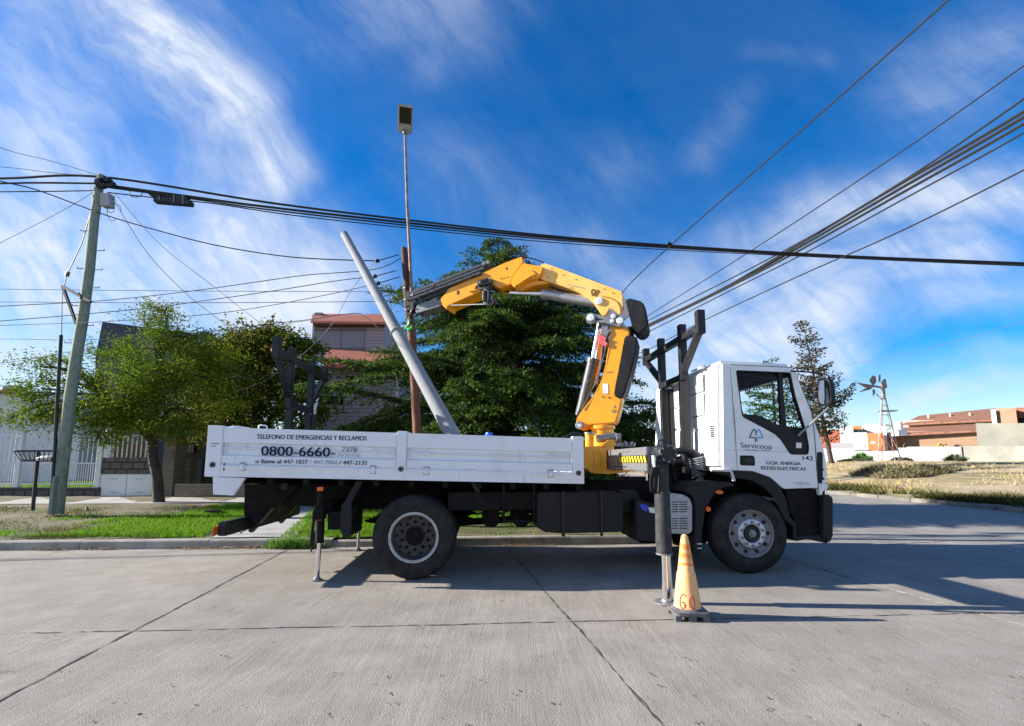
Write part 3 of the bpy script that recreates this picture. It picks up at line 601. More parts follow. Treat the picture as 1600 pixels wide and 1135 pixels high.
for t in (.78, 1.66):
    for k in range(4): b.tube([TS(-.75+.05*k, t, .62+.02*k), TS(0, t, .50+.03*k), TS(.75-.05*k, t, .62+.02*k)], .02, 6)
    b.tube([TS(WB-.75, t, .6), TS(WB, t, .5), TS(WB+.7, t, .6)], .03, 6)
b.each('leaf_spring', GREASE, truck)
# rear mud flaps and guards
def mudflap(t0):
    b = MB(); b.prism(tp([(557, 751), (567, 752), (549, 785), (550, 815), (548, 838), (536, 841), (531, 826), (533, 790), (539, 783)], t0), L*.55); return b.build('mud_flap', BLK, truck, bevel=.006)
mudflap(.10); mudflap(1.8)
b = MB(); b.beam(T(738, 752, .2), T(757, 788, .2), .04, .05); b.beam(T(738, 752, 1.9), T(757, 788, 1.9), .04, .05); b.each('guard_stay', DMET, truck)
for t0 in (BW-.6,):
    b = MB(); n = 22; pr = []
    for k in range(n+1):
        a = math.pi*(.13+.74*k/n); pr.append((math.cos(a), math.sin(a)))
    for k in range(n):
        (c0, s0), (c1, s1) = pr[k], pr[k+1]; ctr = TS(0, t0, .52)
        b.add([ctr+S*c0*.60+Z*s0*.60, ctr+S*c1*.60+Z*s1*.60, ctr+S*c1*.60+Z*s1*.60+L*.54, ctr+S*c0*.60+Z*s0*.60+L*.54, ctr+S*c0*.585+Z*s0*.585, ctr+S*c1*.585+Z*s1*.585, ctr+S*c1*.585+Z*s1*.585+L*.54, ctr+S*c0*.585+Z*s0*.585+L*.54],
              [(0, 1, 2, 3), (7, 6, 5, 4), (0, 4, 5, 1), (3, 2, 6, 7)])
    b.build('mudguard', BLK, truck)
# outriggers at the rear
def rear_outrigger(xt, t, far):
    g = MB(); top = T(503, 762, .15); bs_ = sz(top)[0]; t0 = .13 if not far else BW-.35
    gr = TS(bs_+.02, t0, 0)
    zc = lambda y: sz(T(500, y, t0 if not far else .13))[1]
    A_ = lambda y, dx=0: TS(bs_+dx, t0, zc(y))
    g.tube([A_(762), A_(806)], .042, 16); g.tube([A_(806, .004), A_(848, .008)], .052, 16); g.box((A_(790)+A_(815))/2+S*.005, .10, .13, .14, BA)
    o = g.build('outrigger', GREASE, truck, bevel=.002, label=None)
    b = MB(); b.tube([A_(846, .008), TS(bs_+.0, t0, .02)], .026, 16); b.build('outrigger_rod', CHR, o)
    b = MB(); b.lathe(TS(bs_+.0, t0, 0), Z, [(0, .005), (.062, .005), (.062, .014), (.04, .022), (.032, .045), (0, .045)], 28); b.build('outrigger_foot', GREY, o)
    if not far:
        b = MB(); b.box(A_(764)-L*.044, .075, .006, .045, BA); b.build('reflector', ORG, o)
        b = MB(); b.box(A_(810)-L*.06, .07, .006, .04, BA); b.build('reflector', REDL, o)
        b = MB(); b.tube([A_(792, -.05), A_(800, -.075), A_(850, -.10), A_(858, -.07), A_(830, -.045)], .014, 8); b.tube([A_(788, -.055), A_(840, -.075), A_(862, -.085), A_(852, -.06)], .010, 8); b.build('outrigger_hose', BLK, o)
rear_outrigger(0, 0, False); rear_outrigger(0, 0, True)
b = MB(); b.box(TS(sz(T(503, 780, .13))[0]+.02, BW/2, .84), .16, BW-.4, .15, BA); b.build('outrigger_beam', GREASE, truck, bevel=.005)
tprism('gusset', [(512, 800), (545, 800), (556, 790), (556, 800), (530, 828), (512, 828)], .14, .2, GREASE)
# propeller shaft, air bottles and brake pipes between the rails
b = MB(); b.tube([TS(.3, 1.22, .52), TS(2.2, 1.22, .62), TS(3.4, 1.22, .70)], .05, 12); b.build('propeller_shaft', GREASE, truck)
for s_ in (.95, 1.35): b = MB(); b.tube([TS(s_, .55, .66), TS(s_, 1.05, .66)], .12, 16); b.build('air_bottle', GREASE, truck)
b = MB(); b.box(TS(1.15, .9, .92), 1.5, 1.5, .22, BA); b.build('rail_gusset', GREASE, truck)
for k in range(5): b = MB(); b.tube([TS(.55+.2*k, .72, .84), TS(.75+.2*k, .70, .70-.03*(k % 3)), TS(1.05+.2*k, .72, .76)], .012, 6); b.build('brake_pipe', DMET, truck)
# side equipment
b = MB()
for x in (787, 834): b.beam(T(x, 757, .08), T(x, 817, .08), .03, .03, up=L)
for y in (777, 815): b.beam(T(787, y, .08), T(834, y, .08), .03, .03, up=L)
b.build('side_ladder', GREASE, truck, bevel=.003)
tprism('fuel_tank', [(839, 771), (846, 769), (966, 769.5), (973, 773), (974.5, 780), (974.5, 826), (970, 832), (880, 834), (852, 832), (838, 824)], .10, .72, BLK, bevel=.03, )
b = MB()
for x in (880, 939, 878.5): b.beam(T(x, 768, .09), T(x+1, 838, .09), .025, .045, up=L)
b.each('tank_strap', DMET, truck, bevel=.003)
tprism('air_tank', [(968, 768), (996, 768), (1003, 783), (1003, 800), (975, 800)], .30, .8, BLK, bevel=.01)
bb = tprism('battery_box', [(992, 782), (1010, 784), (1026, 790), (1027, 846), (994, 845)], .12, .6, BLK, bevel=.012)
b = MB(); b.prism(tp([(998, 787), (1013, 790), (1011, 801), (1003, 796)], .113), L*.004); b.build('blue_label', mat('label_blue', (.02, .05, .5), .4), bb)
b = MB(); b.prism(tp([(1013, 793), (1026, 794), (1027, 803), (1015, 801)], .113), L*.004); b.build('white_label', STICK, bb)
tprism('side_box', [(905, 759), (1100, 757), (1100, 790), (905, 790)], .80, 1.4, GREASE)
tprism('transmission', [(960, 790), (1100, 760), (1110, 850), (1000, 850)], .78, 1.6, GREASE, bevel=.04)
tprism('under_cab_frame', [(1090, 740), (1225, 745), (1225, 800), (1200, 800), (1120, 800), (1090, 850)], .55, 1.9, GREASE, bevel=.02)
# grey louvred exhaust cover
lo_ = MB(); lo_.prism(tp([(1046, 772), (1068, 773), (1078, 779), (1082, 790), (1082, 830), (1077, 835), (1046, 834)], .06), L*.45)
lv = lo_.build('exhaust_cover', mat('cover_grey', (.42, .43, .45), .5, .2, col2=(.3, .3, .31), scale=20), truck, bevel=.012)
b = MB()
for k in range(5):
    for y0 in (784, 810):
        y = y0+k*3.8; b.prism(tp([(1050, y), (1059, y), (1059, y+1.4), (1050, y+1.4)], .057), L*.003); b.prism(tp([(1061.5, y), (1074, y), (1074, y+1.4), (1061.5, y+1.4)], .057), L*.003)
b.each('louvre_slot', BLK, lv)

# ---- cab
CT = .05; CW = 2.32
cp = lambda pts, t=CT: [T(x, y, t) for x, y in pts]
OUT = [(1125, 562), (1150, 563), (1239, 567.5), (1246, 577), (1259, 612), (1273, 650), (1288, 690), (1294.5, 717), (1297, 750), (1294, 762), (1226, 764), (1221.7, 762), (1203, 746), (1176, 736.5), (1125, 734)]
b = MB(); b.prism(cp(OUT), L*CW)
me = bpy.data.meshes.new('cabt'); me.from_pydata(b.v, [], b.f); bm = bmesh.new(); bm.from_mesh(me); bmesh.ops.recalc_face_normals(bm, faces=bm.faces)
bmesh.ops.dissolve_limit(bm, angle_limit=R_(2), verts=bm.verts, edges=bm.edges)
ztop = T(1180, 590, CT).z; ed = []
for e in bm.edges:
    mz = (e.verts[0].co.z+e.verts[1].co.z)/2; s0 = (e.verts[0].co-RW).dot(S); s1 = (e.verts[1].co-RW).dot(S)
    if e.is_manifold and e.calc_face_angle(0) > R_(5) and (mz > ztop-.1 or (max(s0, s1) < sz(T(1126, 650, CT))[0]+.12) or min(s0, s1) > sz(T(1240, 640, CT))[0]):
        ed.append(e)
bmesh.ops.bevel(bm, geom=ed, offset=.055, segments=4, affect='EDGES', clamp_overlap=True)
for v in bm.verts:                                          # sides lean in a little above the waist
    zz = v.co.z-2.0
    if zz > 0: f = ((v.co-RW).dot(L)-CT)/CW; v.co += L*(.035*zz*(1-2*f))
bm.to_mesh(me); bm.free()
cabo = bpy.data.objects.new('cabt', me); COL.objects.link(cabo)
def tmpo(b):
    m_ = bpy.data.meshes.new('c'); m_.from_pydata(b.v, [], b.f); q = bmesh.new(); q.from_mesh(m_); bmesh.ops.recalc_face_normals(q, faces=q.faces); q.to_mesh(m_); q.free(); o = bpy.data.objects.new('c', m_); COL.objects.link(o); return o
INN = [(1133, 572), (1236, 576), (1241, 590), (1266, 655), (1280, 700), (1284, 728), (1226, 730), (1133, 726)]
WIN = [(1151.5, 580), (1154, 578.3), (1233, 581.5), (1237, 583), (1243.5, 618), (1260, 674.5), (1264, 697), (1263.5, 708), (1261, 710.7), (1238, 710.7), (1234.5, 709), (1219.5, 687), (1211, 679), (1193.4, 669), (1162, 652.5), (1159.5, 649)]
c1 = MB(); c1.prism([p+L*.05 for p in cp(INN)], L*(CW-.10))
c2 = MB(); c2.prism([p-L*.2 for p in cp(WIN)], L*(CW+.4))
wsh = MB(); q0, q1, q2, q3 = [T(x, y, CT+.10) for x, y in ((1232, 586), (1256, 586), (1300, 684), (1270, 684))]
wsh.prism([T(x, y, CT) +L*.12 for x, y in ((1236, 588), (1270, 588), (1310, 680), (1262, 680))], L*(CW-.24))
for q in (c1, c2, wsh):
    t = tmpo(q); md = cabo.modifiers.new('b', 'BOOLEAN'); md.operation = 'DIFFERENCE'; md.object = t; md.solver = 'EXACT'
dg = bpy.context.evaluated_depsgraph_get(); me2 = bpy.data.meshes.new_from_object(cabo.evaluated_get(dg))
b = MB(); b.v = [tuple(v.co) for v in me2.vertices]; b.f = [tuple(f.vertices) for f in me2.polygons]; b.m = [0]*len(b.f)
for o in [cabo]+[o for o in COL.objects if o.name.startswith('c') and o.type == 'MESH' and (o.name == 'c' or o.name.startswith('c.'))]: bpy.data.objects.remove(o)
cab = b.build('cab', WHITE, truck, smooth=32)
# door: a slightly proud skin round the window, with its gap
def inset(pts, d):                                          # shrink polygon in px
    c = Vector((sum(p[0] for p in pts)/len(pts), sum(p[1] for p in pts)/len(pts)))
    return [(p[0]+(c.x-p[0])*d/abs(c.x-p[0]+1e-3)*(abs(c.x-p[0]) > 3), p[1]+(c.y-p[1])*d/abs(c.y-p[1]+1e-3)*(abs(c.y-p[1]) > 3)) for p in pts]
def lean(p):
    zz = p.z-2.0; return p+L*(.035*zz) if zz > 0 else p
DOOR = [(1143, 570), (1240, 574.5), (1243, 578), (1268, 645), (1272, 680), (1275.5, 730), (1278, 762), (1227, 763), (1222, 761), (1203, 745), (1176, 735.5), (1153, 734.5)]
b = MB(); b.plate([lean(p) for p in cp(DOOR, CT-.010)], [[lean(p) for p in cp(WIN, CT-.010)]], L*.02); door = b.build('door', WHITE, truck, bevel=.003, smooth=25)
def strip(name, pts, w, t, m, parent, closed=False, dep=.004):
    b = MB(); q = [lean(T(x, y, t)) for x, y in pts]; k = len(q)
    for i in range(k if closed else k-1):
        b.beam(q[i], q[(i+1) % k], w, dep, up=L) if False else b.beam(q[i], q[(i+1) % k], dep, w, up=(q[(i+1) % k]-q[i]).cross(L))
    return b.build(name, m, parent, smooth=0)
SEAM = mat('seam_dark', (.10, .10, .11), .8)
strip('door_gap', [(1142.6, 569.5), (1144.5, 600), (1148, 660), (1150.5, 700), (1152.6, 734.5)], .009, CT-.0, SEAM, cab)
strip('door_gap', [(1143, 569.5), (1239, 574), (1242, 577.5), (1268.7, 645), (1272.7, 680), (1276.2, 730), (1278.7, 763)], .009, CT-.001, SEAM, cab)
strip('body_crease', [(1126, 703), (1153, 704), (1200, 705.5), (1232, 706.5)], .005, CT-.012, mat('crease_grey', (.5, .52, .55), .5), door)
GASK = BLK
WINI = inset(WIN, 1.6)
b = MB(); b.plate([lean(p) for p in cp(WIN, CT-.014)], [[lean(p) for p in cp(WINI, CT-.014)]], L*.05); b.build('window_seal', GASK, door)
# black lower trim in the window, pillar, far side alike
LOW = [(1158.5, 647.5), (1182, 648.5), (1191, 650.5), (1199, 655), (1205, 659.5), (1214, 663), (1228, 665.5), (1236, 668), (1250, 672), (1259, 676), (1263.5, 697), (1263, 708), (1261, 710.5), (1238, 710.5), (1234.5, 709), (1219.5, 687), (1211, 679), (1193.4, 669), (1162, 652.5)]
b = MB(); b.prism([lean(p) for p in cp(LOW, CT-.006)], L*.05); b.build('window_trim', BLK, door, bevel=.004)
PIL = [(1217.5, 582), (1223.5, 582), (1230.5, 682), (1221.5, 682)]
b = MB(); b.prism([lean(p) for p in cp(PIL, CT-.002)], L*.04); b.build('window_pillar', BLK, door, bevel=.003)
b = MB(); q = [lean(p) for p in cp(WINI, CT+.016)]; b.add(q, [tuple(range(len(q)))]); b.build('window_glass', GLS, door, smooth=0)
wsA, wsB = sz(T(1241.5, 588, CT)), sz(T(1274, 680, CT))
b = MB(); b.add([TS(wsA[0], CT+.12, wsA[1]), TS(wsB[0], CT+.12, wsB[1]), TS(wsB[0], CW-.07, wsB[1]), TS(wsA[0], CW-.07, wsA[1])], [(0, 1, 2, 3)]); b.build('windscreen', GLS, cab, smooth=0)
wsd = (TS(wsB[0], 0, wsB[1])-TS(wsA[0], 0, wsA[1])).normalized(); wsn = wsd.cross(L).normalized()
def WS(x, y, off=.004):
    d = ray(x, y); p = TS(wsA[0], 0, wsA[1]); q = CAM+d*((p-CAM).dot(wsn)/d.dot(wsn)); return q-d.normalized()*off
# far side window glass, quarter pillar and trim
def far(pts, t): return [TS(*[sz(T(x, y, CT))[0]], t, sz(T(x, y, CT))[1]) for x, y in pts]
b = MB(); b.prism(far(LOW, CT+CW-.06), L*.05); b.build('window_trim', BLK, cab)
b = MB(); b.prism(far(PIL, CT+CW-.06), L*.05); b.build('window_pillar', BLK, cab)
b = MB(); q = far(WINI, CT+CW-.05); b.add(q, [tuple(range(len(q)))]); b.build('window_glass', GLS, cab, smooth=0)
# interior
b = MB(); b.prism([p+L*.07 for p in cp([(1134, 573), (1235, 576.5), (1238.5, 588), (1134, 586)])], L*(CW-.14)); b.build('headliner', BLK, cab)
b = MB(); b.prism([p+L*.055 for p in cp([(1226, 700), (1282, 700), (1268, 676), (1262, 668), (1242, 667), (1232, 676)])], L*(CW-.11)); b.build('dashboard', BLK, cab, bevel=.02)
b = MB(); b.prism([p+L*.055 for p in cp([(1134, 690), (1226, 690), (1226, 727), (1134, 724)])], L*(CW-.11)); b.build('cab_floor', BLK, cab)
for t in (.25, 1.55):
    b = MB(); b.prism(cp([(1150, 640), (1162, 640), (1172, 690), (1198, 682), (1202, 694), (1152, 700)], CT+t), L*.5); b.build('seat', mat('seat_cloth', (.05, .05, .06), .9) if t < 1 else bpy.data.materials['seat_cloth'], cab, bevel=.03)
b = MB(); c_ = TS(sz(T(1243, 660, CT))[0], 1.75, sz(T(1243, 655, CT))[1]); ax = (S*-.6+Z*.8).normalized(); q = ax.cross(L)
b.tube([c_+(L*math.cos(a)+q*math.sin(a))*.22 for a in np.linspace(0, 2*math.pi, 25)], .014, 8); b.beam(c_-L*.21, c_+L*.21, .03, .03); b.beam(c_, c_-ax*.35, .06, .06); b.build('steering_wheel', BLK, cab)
b = MB(); b.prism(cp([(1244, 692), (1252.5, 692), (1252.5, 700.5), (1244, 700.5)], CT-.009), L*.003); b.build('paper_sticker', STICK, door)
# mirrored lettering on the windscreen strip seen through the window
text('windscreen_lettering', 'Fiorasi SA', WS(1164, 614), WS(1209, 605), (WS(1186, 609.5)-WS(1186, 601)).length, mat('dark_sticker', (.01, .01, .02), .5), cab, (0, 0, 0), .04, mirror=True, up=-wsd)
# emblem, lettering
dt = CT-.0125
text('lettering', 'Servicoop', T(1157.5, 699.5, dt), T(1206.5, 702.5, dt), .070, mat('slate_blue', (.05, .10, .20), .5), door, (0, 0, 0), .012)
text('lettering', 'Puerto Madryn - Chubut', T(1164, 703.6, dt), T(1200, 705.2, dt), .013, NAVY, door, (0, 0, 0), .02)
text('lettering', 'GCIA  ENERGIA', T(1197.5, 725.8, dt), T(1251, 727.3, dt), .044, NAVY, door, (0, 0, 0), .025)
text('lettering', 'REDES ELECTRICAS', T(1189.5, 733.8, dt), T(1259.5, 735.6, dt), .044, NAVY, door, (0, 0, 0), .025)
text('number', '142', T(1254.5, 719.2, dt), T(1270.5, 719.8, dt), .058, NAVY, cab, (0, 0, 0), .03)
text('model_lettering', '170E28', T(1240, 757.5, dt), T(1265, 758.5, dt), .036, mat('chrome_letter', (.45, .46, .48), .4, .5), door, (0, 0, 0), .01)
def logo(m, pts_list, w):
    b = MB()
    for pts in pts_list:
        q = [T(1168+x/5.675, 560+y/5.675, dt) for x, y in pts]
        for i in range(len(q)-1): b.beam(q[i], q[i+1], .004, w, up=(q[i+1]-q[i]).cross(L))
    return b.build('emblem', m, door, smooth=0)
o_ = 1168-1130
f_ = lambda l: [[(x-o_*5.675, y) for x, y in p] for p in l]
logo(mat('emblem_dark', (.02, .05, .12), .5), f_([[(234, 700), (262, 640), (270, 630), (280, 634), (296, 665)], [(234, 704), (287, 704), (287, 742)]]), .013)
logo(BLUEL, f_([[(286, 678), (306, 640), (314, 632), (324, 638), (350, 700)], [(352, 704), (302, 704), (302, 742)], [(296, 690), (288, 668)]]), .013)
b = MB(); b.prism(cp([(1156, 711.5), (1175, 711.5), (1178.5, 713), (1180, 717), (1180, 728), (1178.5, 728.6), (1158, 728), (1155.7, 725)], CT-.013), L*.02); b.build('door_handle', BLK, door, bevel=.004)
b = MB(); b.prism(cp([(1163, 716), (1177, 716.5), (1177.5, 724), (1163, 723.5)], CT-.02), L*.008); b.build('handle_grip', DMET, door, bevel=.003)
b = MB(); b.prism(cp([(1277.5, 707), (1284, 706.5), (1286, 710), (1286, 748), (1284, 757), (1279.5, 755), (1277.5, 745)], CT-.006), L*.02); b.build('grab_slot', BLK, cab, bevel=.004)
b = MB(); b.prism(cp([(1279, 733), (1288, 733), (1288, 735), (1279, 735)], CT-.012), L*.01); b.prism(cp([(1279, 746), (1288, 747), (1288, 750), (1279, 749)], CT-.012), L*.01); b.each('slot_clip', BLK, cab)
# rear wall details: raised ribs, vents and seams
sR = sz(T(1125, 650, CT))[0]; zr = lambda y: sz(T(1125, y, CT))[1]
REARB = []
def rear(t0, t1, y0, y1, d=.012, m=WHITE, name='rear_panel', bev=.006):
    b = MB(); c_ = TS(sR-d/2, (t0+t1)/2, (zr(y0)+zr(y1))/2); b.box(c_, d, abs(t1-t0), abs(zr(y0)-zr(y1)), BA); return b.build(name, m, cab, bevel=min(bev, d*.45))
for (y0, y1) in ((574, 604), (606.5, 643), (645.5, 666), (668.5, 700)): rear(.46, .86, y0, y1, .020); rear(1.55, 1.95, y0, y1, .020)
for y in (605, 644, 667, 701): rear(.10, 2.2, y, y+1.1, .004, name='wall_seam', m=mat('seam_grey', (.25, .26, .28), .6) if y == 605 else bpy.data.materials['seam_grey'])
for (y0, y1) in ((574, 620), (622, 660), (662, 700)): rear(.90, 1.50, y0, y1, .035, bev=.012)
vf = rear(.17, .31, 661, 685, .018, m=mat('vent_grey', (.50, .52, .55), .5), name='air_vent', bev=.008)
b = MB()
for k in range(6): y = 664+k*3.2; c_ = TS(sR-.0185, .24, zr(y+.8)); b.box(c_, .003, .10, .018, BA)
b.each('vent_slot', BLK, cab)
b = MB()
for k in range(3): b.box(TS(sR+.05+.13*k, CT+.6, T(1125, 561.2, CT).z-.004), .04, .5, .016, BA)
b.each('roof_rib', WHITE, cab, bevel=.006)
b = MB(); c_ = TS(sR-.03, .45, zr(566)); b.box(c_, .06, .10, .035, BA); b.box(c_+L*.9, .06, .10, .035, BA); b.each('roof_clip', WHITE, cab, bevel=.008)
# mirrors
def mirror(tsgn):
    g = MB()
    if tsgn > 0:
        Q = lambda x, y, t: T(x, y, t)
    else:
        def Q(x, y, t): s_, z_ = sz(T(x, y, -.12)); return TS(s_, CW+.1-t, z_)
    g.tube([Q(1236, 580, CT), Q(1262, 581.5, -.12), Q(1290, 585, -.12), Q(1295.3, 588, -.12), Q(1296.5, 600, -.12), Q(1296.8, 636, -.12)], .011, 8)
    m1 = g.build('mirror_arm', DMET, truck)
    b = MB(); b.tube([Q(1247, 681, CT-.01), Q(1272, 658, -.10), Q(1295, 637, -.12)], .015, 10); b.build('mirror_stay', STEEL, m1)
    if tsgn > 0:
        b = MB(); c0 = Q(1290.5, 613, -.12); prs = []
        hh = (Q(1290.5, 592, -.12)-Q(1290.5, 635, -.12)).length/2
        ax = (S*-.98-L*.15).normalized(); sd_ = ax.cross(Z)
        for k, (sc, dep) in enumerate(((.86, -.035), (1, -.02), (1, .02), (.93, .045), (.6, .065))):
            prs.append([c0-ax*dep+sd_*(.10*sc*math.copysign(abs(math.cos(a))**.6, math.cos(a)))+Z*(hh*sc*math.copysign(abs(math.sin(a))**.6, math.sin(a))) for a in np.linspace(0, 2*math.pi, 28, endpoint=False)])
        vs = [p for q in prs for p in q]; fs = [(i*28+j, i*28+(j+1) % 28, (i+1)*28+(j+1) % 28, (i+1)*28+j) for i in range(4) for j in range(28)]+[tuple(range(4*28, 5*28))]
        b.add(vs, fs); b.build('mirror_shell', BLK, m1)
        b = MB(); b.add([p+ax*.0 for p in prs[0]], [tuple(range(28))]); b.build('mirror_glass', mat('mirror_silver', (.8, .82, .85), .03, 1), m1, smooth=0)
mirror(1)
# bumper, step and front underside
b = MB(); b.prism(cp([(1284, 772), (1300, 774), (1303, 779), (1303, 838), (1300, 845), (1296.5, 850), (1291, 849), (1289, 842), (1284, 842)], .02), L*2.4); b.build('bumper', BLK, truck, bevel=.02)
tprism('step_panel', [(1227, 764), (1290, 765), (1288, 840), (1242, 838), (1240, 808), (1233, 800)], .10, .5, GREASE, bevel=.01)
tprism('cab_step', [(1238, 815), (1243, 814), (1246, 838), (1286, 836), (1296, 843), (1290, 849), (1262, 843), (1244, 846), (1240, 844)], .05, .42, BLK, bevel=.004)
tprism('front_corner_panel', [(1279, 757), (1295, 757), (1293, 764), (1286, 768), (1285, 774), (1281, 774)], .045, .3, WHITE, bevel=.004)
tprism('fender_tab', [(1206, 773), (1220, 773), (1230, 797), (1212, 796)], .35, .45, mat('beige_bracket', (.5, .46, .38), .7))
# wheel arch: black liner that follows the tyre
b = MB(); n = 26; cc = sz(T(1168, 834, .03)); ctr = TS(WB, .02, .50)
prof_o = [(1112, 735.5), (1144, 735.8), (1174, 737), (1200, 746), (1220, 763), (1229, 782), (1234, 806.5), (1242, 818)]
prof_i = [(1150, 752), (1155, 748), (1172, 750), (1192, 760), (1207, 775), (1218, 795), (1226, 812), (1238, 822)]
prof_i[0] = (1118, 738.5)
b.prism(cp(prof_o+prof_i[::-1], .03), L*.55); b.build('wheel_arch', BLK, truck, bevel=.008)
tprism('arch_edge', [(1112, 733.5), (1144, 734), (1150, 752), (1146, 752), (1141, 737.5), (1112, 736.5)], .02, .06, mat('edge_grey', (.6, .58, .55), .6))
tprism('front_fender', [(1068, 768), (1078, 758), (1092, 753), (1118, 752), (1142, 754), (1150, 759), (1130, 762), (1112, 778), (1102, 800), (1098, 830), (1096, 867), (1090, 866), (1083, 862), (1086, 800), (1082, 775)], .06, .62, BLK, bevel=.012)
b = MB(); b.lathe(T(1124, 769.3, .045), -L, [(0, .02), (.028, .018), (.036, 0)], 20);
for i, v in enumerate(b.v): q = Vector(v)-T(1124, 769.3, .045); b.v[i] = tuple(T(1124, 769.3, .045)+S*q.dot(S)*1.5+L*q.dot(L)+Z*(q.z*.8-q.dot(S)*.1))
b.build('side_marker_lamp', ORG, truck)
b = MB(); b.lathe(T(1106.5, 795.8, .045), -L, [(0, .012), (.014, .014), (.018, .008), (.03, .012), (.034, 0)], 20); b.build('side_marker_lamp', ORG, truck)
tprism('mud_flap', [(1079, 838), (1094, 838), (1094, 868), (1080, 866)], .1, .12, BLK)
b = MB(); b.box(T(1093, 850, .05), .06, .02, .012, BA); b.box(T(1093, 857, .05), .05, .02, .01, BA); b.each('flap_clip', STICK, truck)
# engine parts behind the cab: intake hose, pipes, battery
b = MB(); b.tube([T(x, y, .55) for x, y in ((1050, 706), (1066, 704), (1078, 706), (1086, 713), (1092, 724), (1094, 742))], [.04, .05, .06, .085, .09, .09], 14); b.build('intake_hose', BLK, truck)
b = MB()
for k in range(9): a = k/8; b.lathe(T(1088+5*a, 716+26*a, .54), (S*.25-Z), [(.09, -.012), (.105, 0), (.09, .012)], 18)
b.each('hose_rib', mat('hose_grey', (.2, .21, .22), .5), truck)
b = MB()
for k in range(9):
    r_ = random.Random(k); x0, y0 = 1050+r_.random()*30, 712+r_.random()*40
    b.tube([T(x0+r_.uniform(-12, 12), y0+r_.uniform(-12, 12)+i*4, .5+.1*r_.random()) for i in range(4)], r_.uniform(.012, .03), 8)
b.tube([T(1058, 770, .5), T(1075, 758, .5), T(1095, 748, .5)], .05, 12); b.tube([T(1052, 724, .45), T(1062, 722, .45), T(1072, 727, .45)], [.03, .05, .03], 10)
b.each('engine_pipe', GREASE, truck)
tprism('engine_block', [(1040, 715), (1085, 712), (1120, 735), (1120, 770), (1060, 790), (1040, 800)], .85, 1.6, GREASE, bevel=.02)
b = MB(); b.tube([T(1075, 764, .35), T(1085, 757, .35), T(1097, 748, .4)], .035, 12); b.build('brown_pipe', mat('pipe_brown', (.16, .10, .08), .6), truck)
def spline(P4, n=10):
    out = []; Pn = [P4[0]]+list(P4)+[P4[-1]]
    for i in range(1, len(Pn)-2):
        a, b_, c, d = Pn[i-1:i+3]
        for k in range(n): t = k/n; out.append(.5*((2*b_)+(-a+c)*t+(2*a-5*b_+4*c-d)*t*t+(-a+3*b_-3*c+d)*t**3))
    out.append(Pn[-2]); return out
# ---- pole racks (trapezoid frames across the truck)
def rack(s, zbase, zbar_b, zbar_t, ztop, ts, wdt=.105, ptop=None):
    t0, t1, t2, t3 = ts; g = MB(); w = wdt; zbb = zbar_b
    up = lambda t, a, c: g.box(TS(s, t, (a+c)/2), w, w, c-a, BA)
    up(t0, zbar_t-.09, ztop+.03); up(t3, zbar_t-.09, ztop)
    g.box(TS(s+.002, (t0+t3)/2, zbar_t), w*.9, t3-t0-w, w*.9, BA)
    for t in (t1, t2): g.box(TS(s, t, (zbar_b+ztop)/2), w*.96, w*.96, ztop-zbar_b, BA)
    a0, a1 = t1+.16, t2-.16
    g.beam(TS(s-.004, t0+.02, zbar_t-.04), TS(s-.004, t1+.06, zbar_b+.02), w*.8, w*.8, up=S); g.beam(TS(s-.004, t3-.02, zbar_t-.04), TS(s-.004, t2-.06, zbar_b+.02), w*.8, w*.8, up=S)
    g.box(TS(s+.001, (t1+t2)/2, zbar_b), w*.9, t2-t1+.12, w*.9, BA)
    for t in ((t1+.03), (t2-.03)): g.box(TS(s+.003, t, (zbase+zbar_b)/2-.03), w, w, zbar_b-zbase-.06, BA)
    g.box(TS(s+.10, t2-.06, (zbase+zbar_b)/2-.03), w*.7, w*.7, zbar_b-zbase-.06, BA)
    return g.build('pole_rack', DMET, truck, bevel=.006)
s_, z_ = sz(T(1098.5, 508, .12)); s1_ = s_-.05
zz = lambda x, y, t: sz(T(x, y, t))[1]
rack(s_-.04, 1.25, zz(1056, 590, .72), zz(1098, 512, .12), zz(1098, 489, .12), (.12, .70, 1.5, 2.2))
s2_, _ = sz(T(433, 545, .15))
rack(s2_+.0, 1.05, zz(455, 633, .66), zz(433, 549, .15), zz(433, 530, .15), (.15, .62, 1.42, 2.02), wdt=.092)
b = MB(); b.prism([TS(s2_, 1.6, 2.0), TS(s2_, 1.72, 2.32), TS(s2_, 1.55, 2.32)], S*.01); b.build('rack_plate', STICK, truck)

# ---- front outriggers: beam out of the crane base, cylinder down to the road
gp = G(1041, 943); so, to = (gp-RW).dot(S), (gp-RW).dot(L)
def zo(y): return sz(T(1040, y, to))[1]
bz = (zo(697)+zo(738))/2; bh = .26
b = MB(); b.box(TS(so, (to+.09+1.0)/2+.02, bz), .22, 1.0-to-.09, bh, BA); ob = b.build('outrigger_beam', STEEL, truck, bevel=.008)
b = MB(); xl, xr = 976, 1019
k0 = T(976, 722, 0)
for i in range(10):                                         # yellow and black warning stripes along the beam's rear face
    ta = to+.12+i*.10; f = so-.1125
    b.add([TS(f, ta, bz-.035), TS(f, ta+.052, bz-.035), TS(f, ta+.092, bz+.035), TS(f, ta+.04, bz+.035)], [(0, 1, 2, 3)])
b.each('warning_stripe', YSTR, ob, smooth=0)
b = MB(); b.box(TS(so-.111, to+.12+.5, bz), .002, 1.02, .085, BA); b.build('stripe_backing', BLK, ob)
b = MB(); b.box(TS(so-.1115, to+.8, bz+.09), .002, .3, .004, BA); b.box(TS(so-.1115, to+1.1, bz-.09), .002, .6, .012, BA); b.each('beam_edge', DMET, ob)
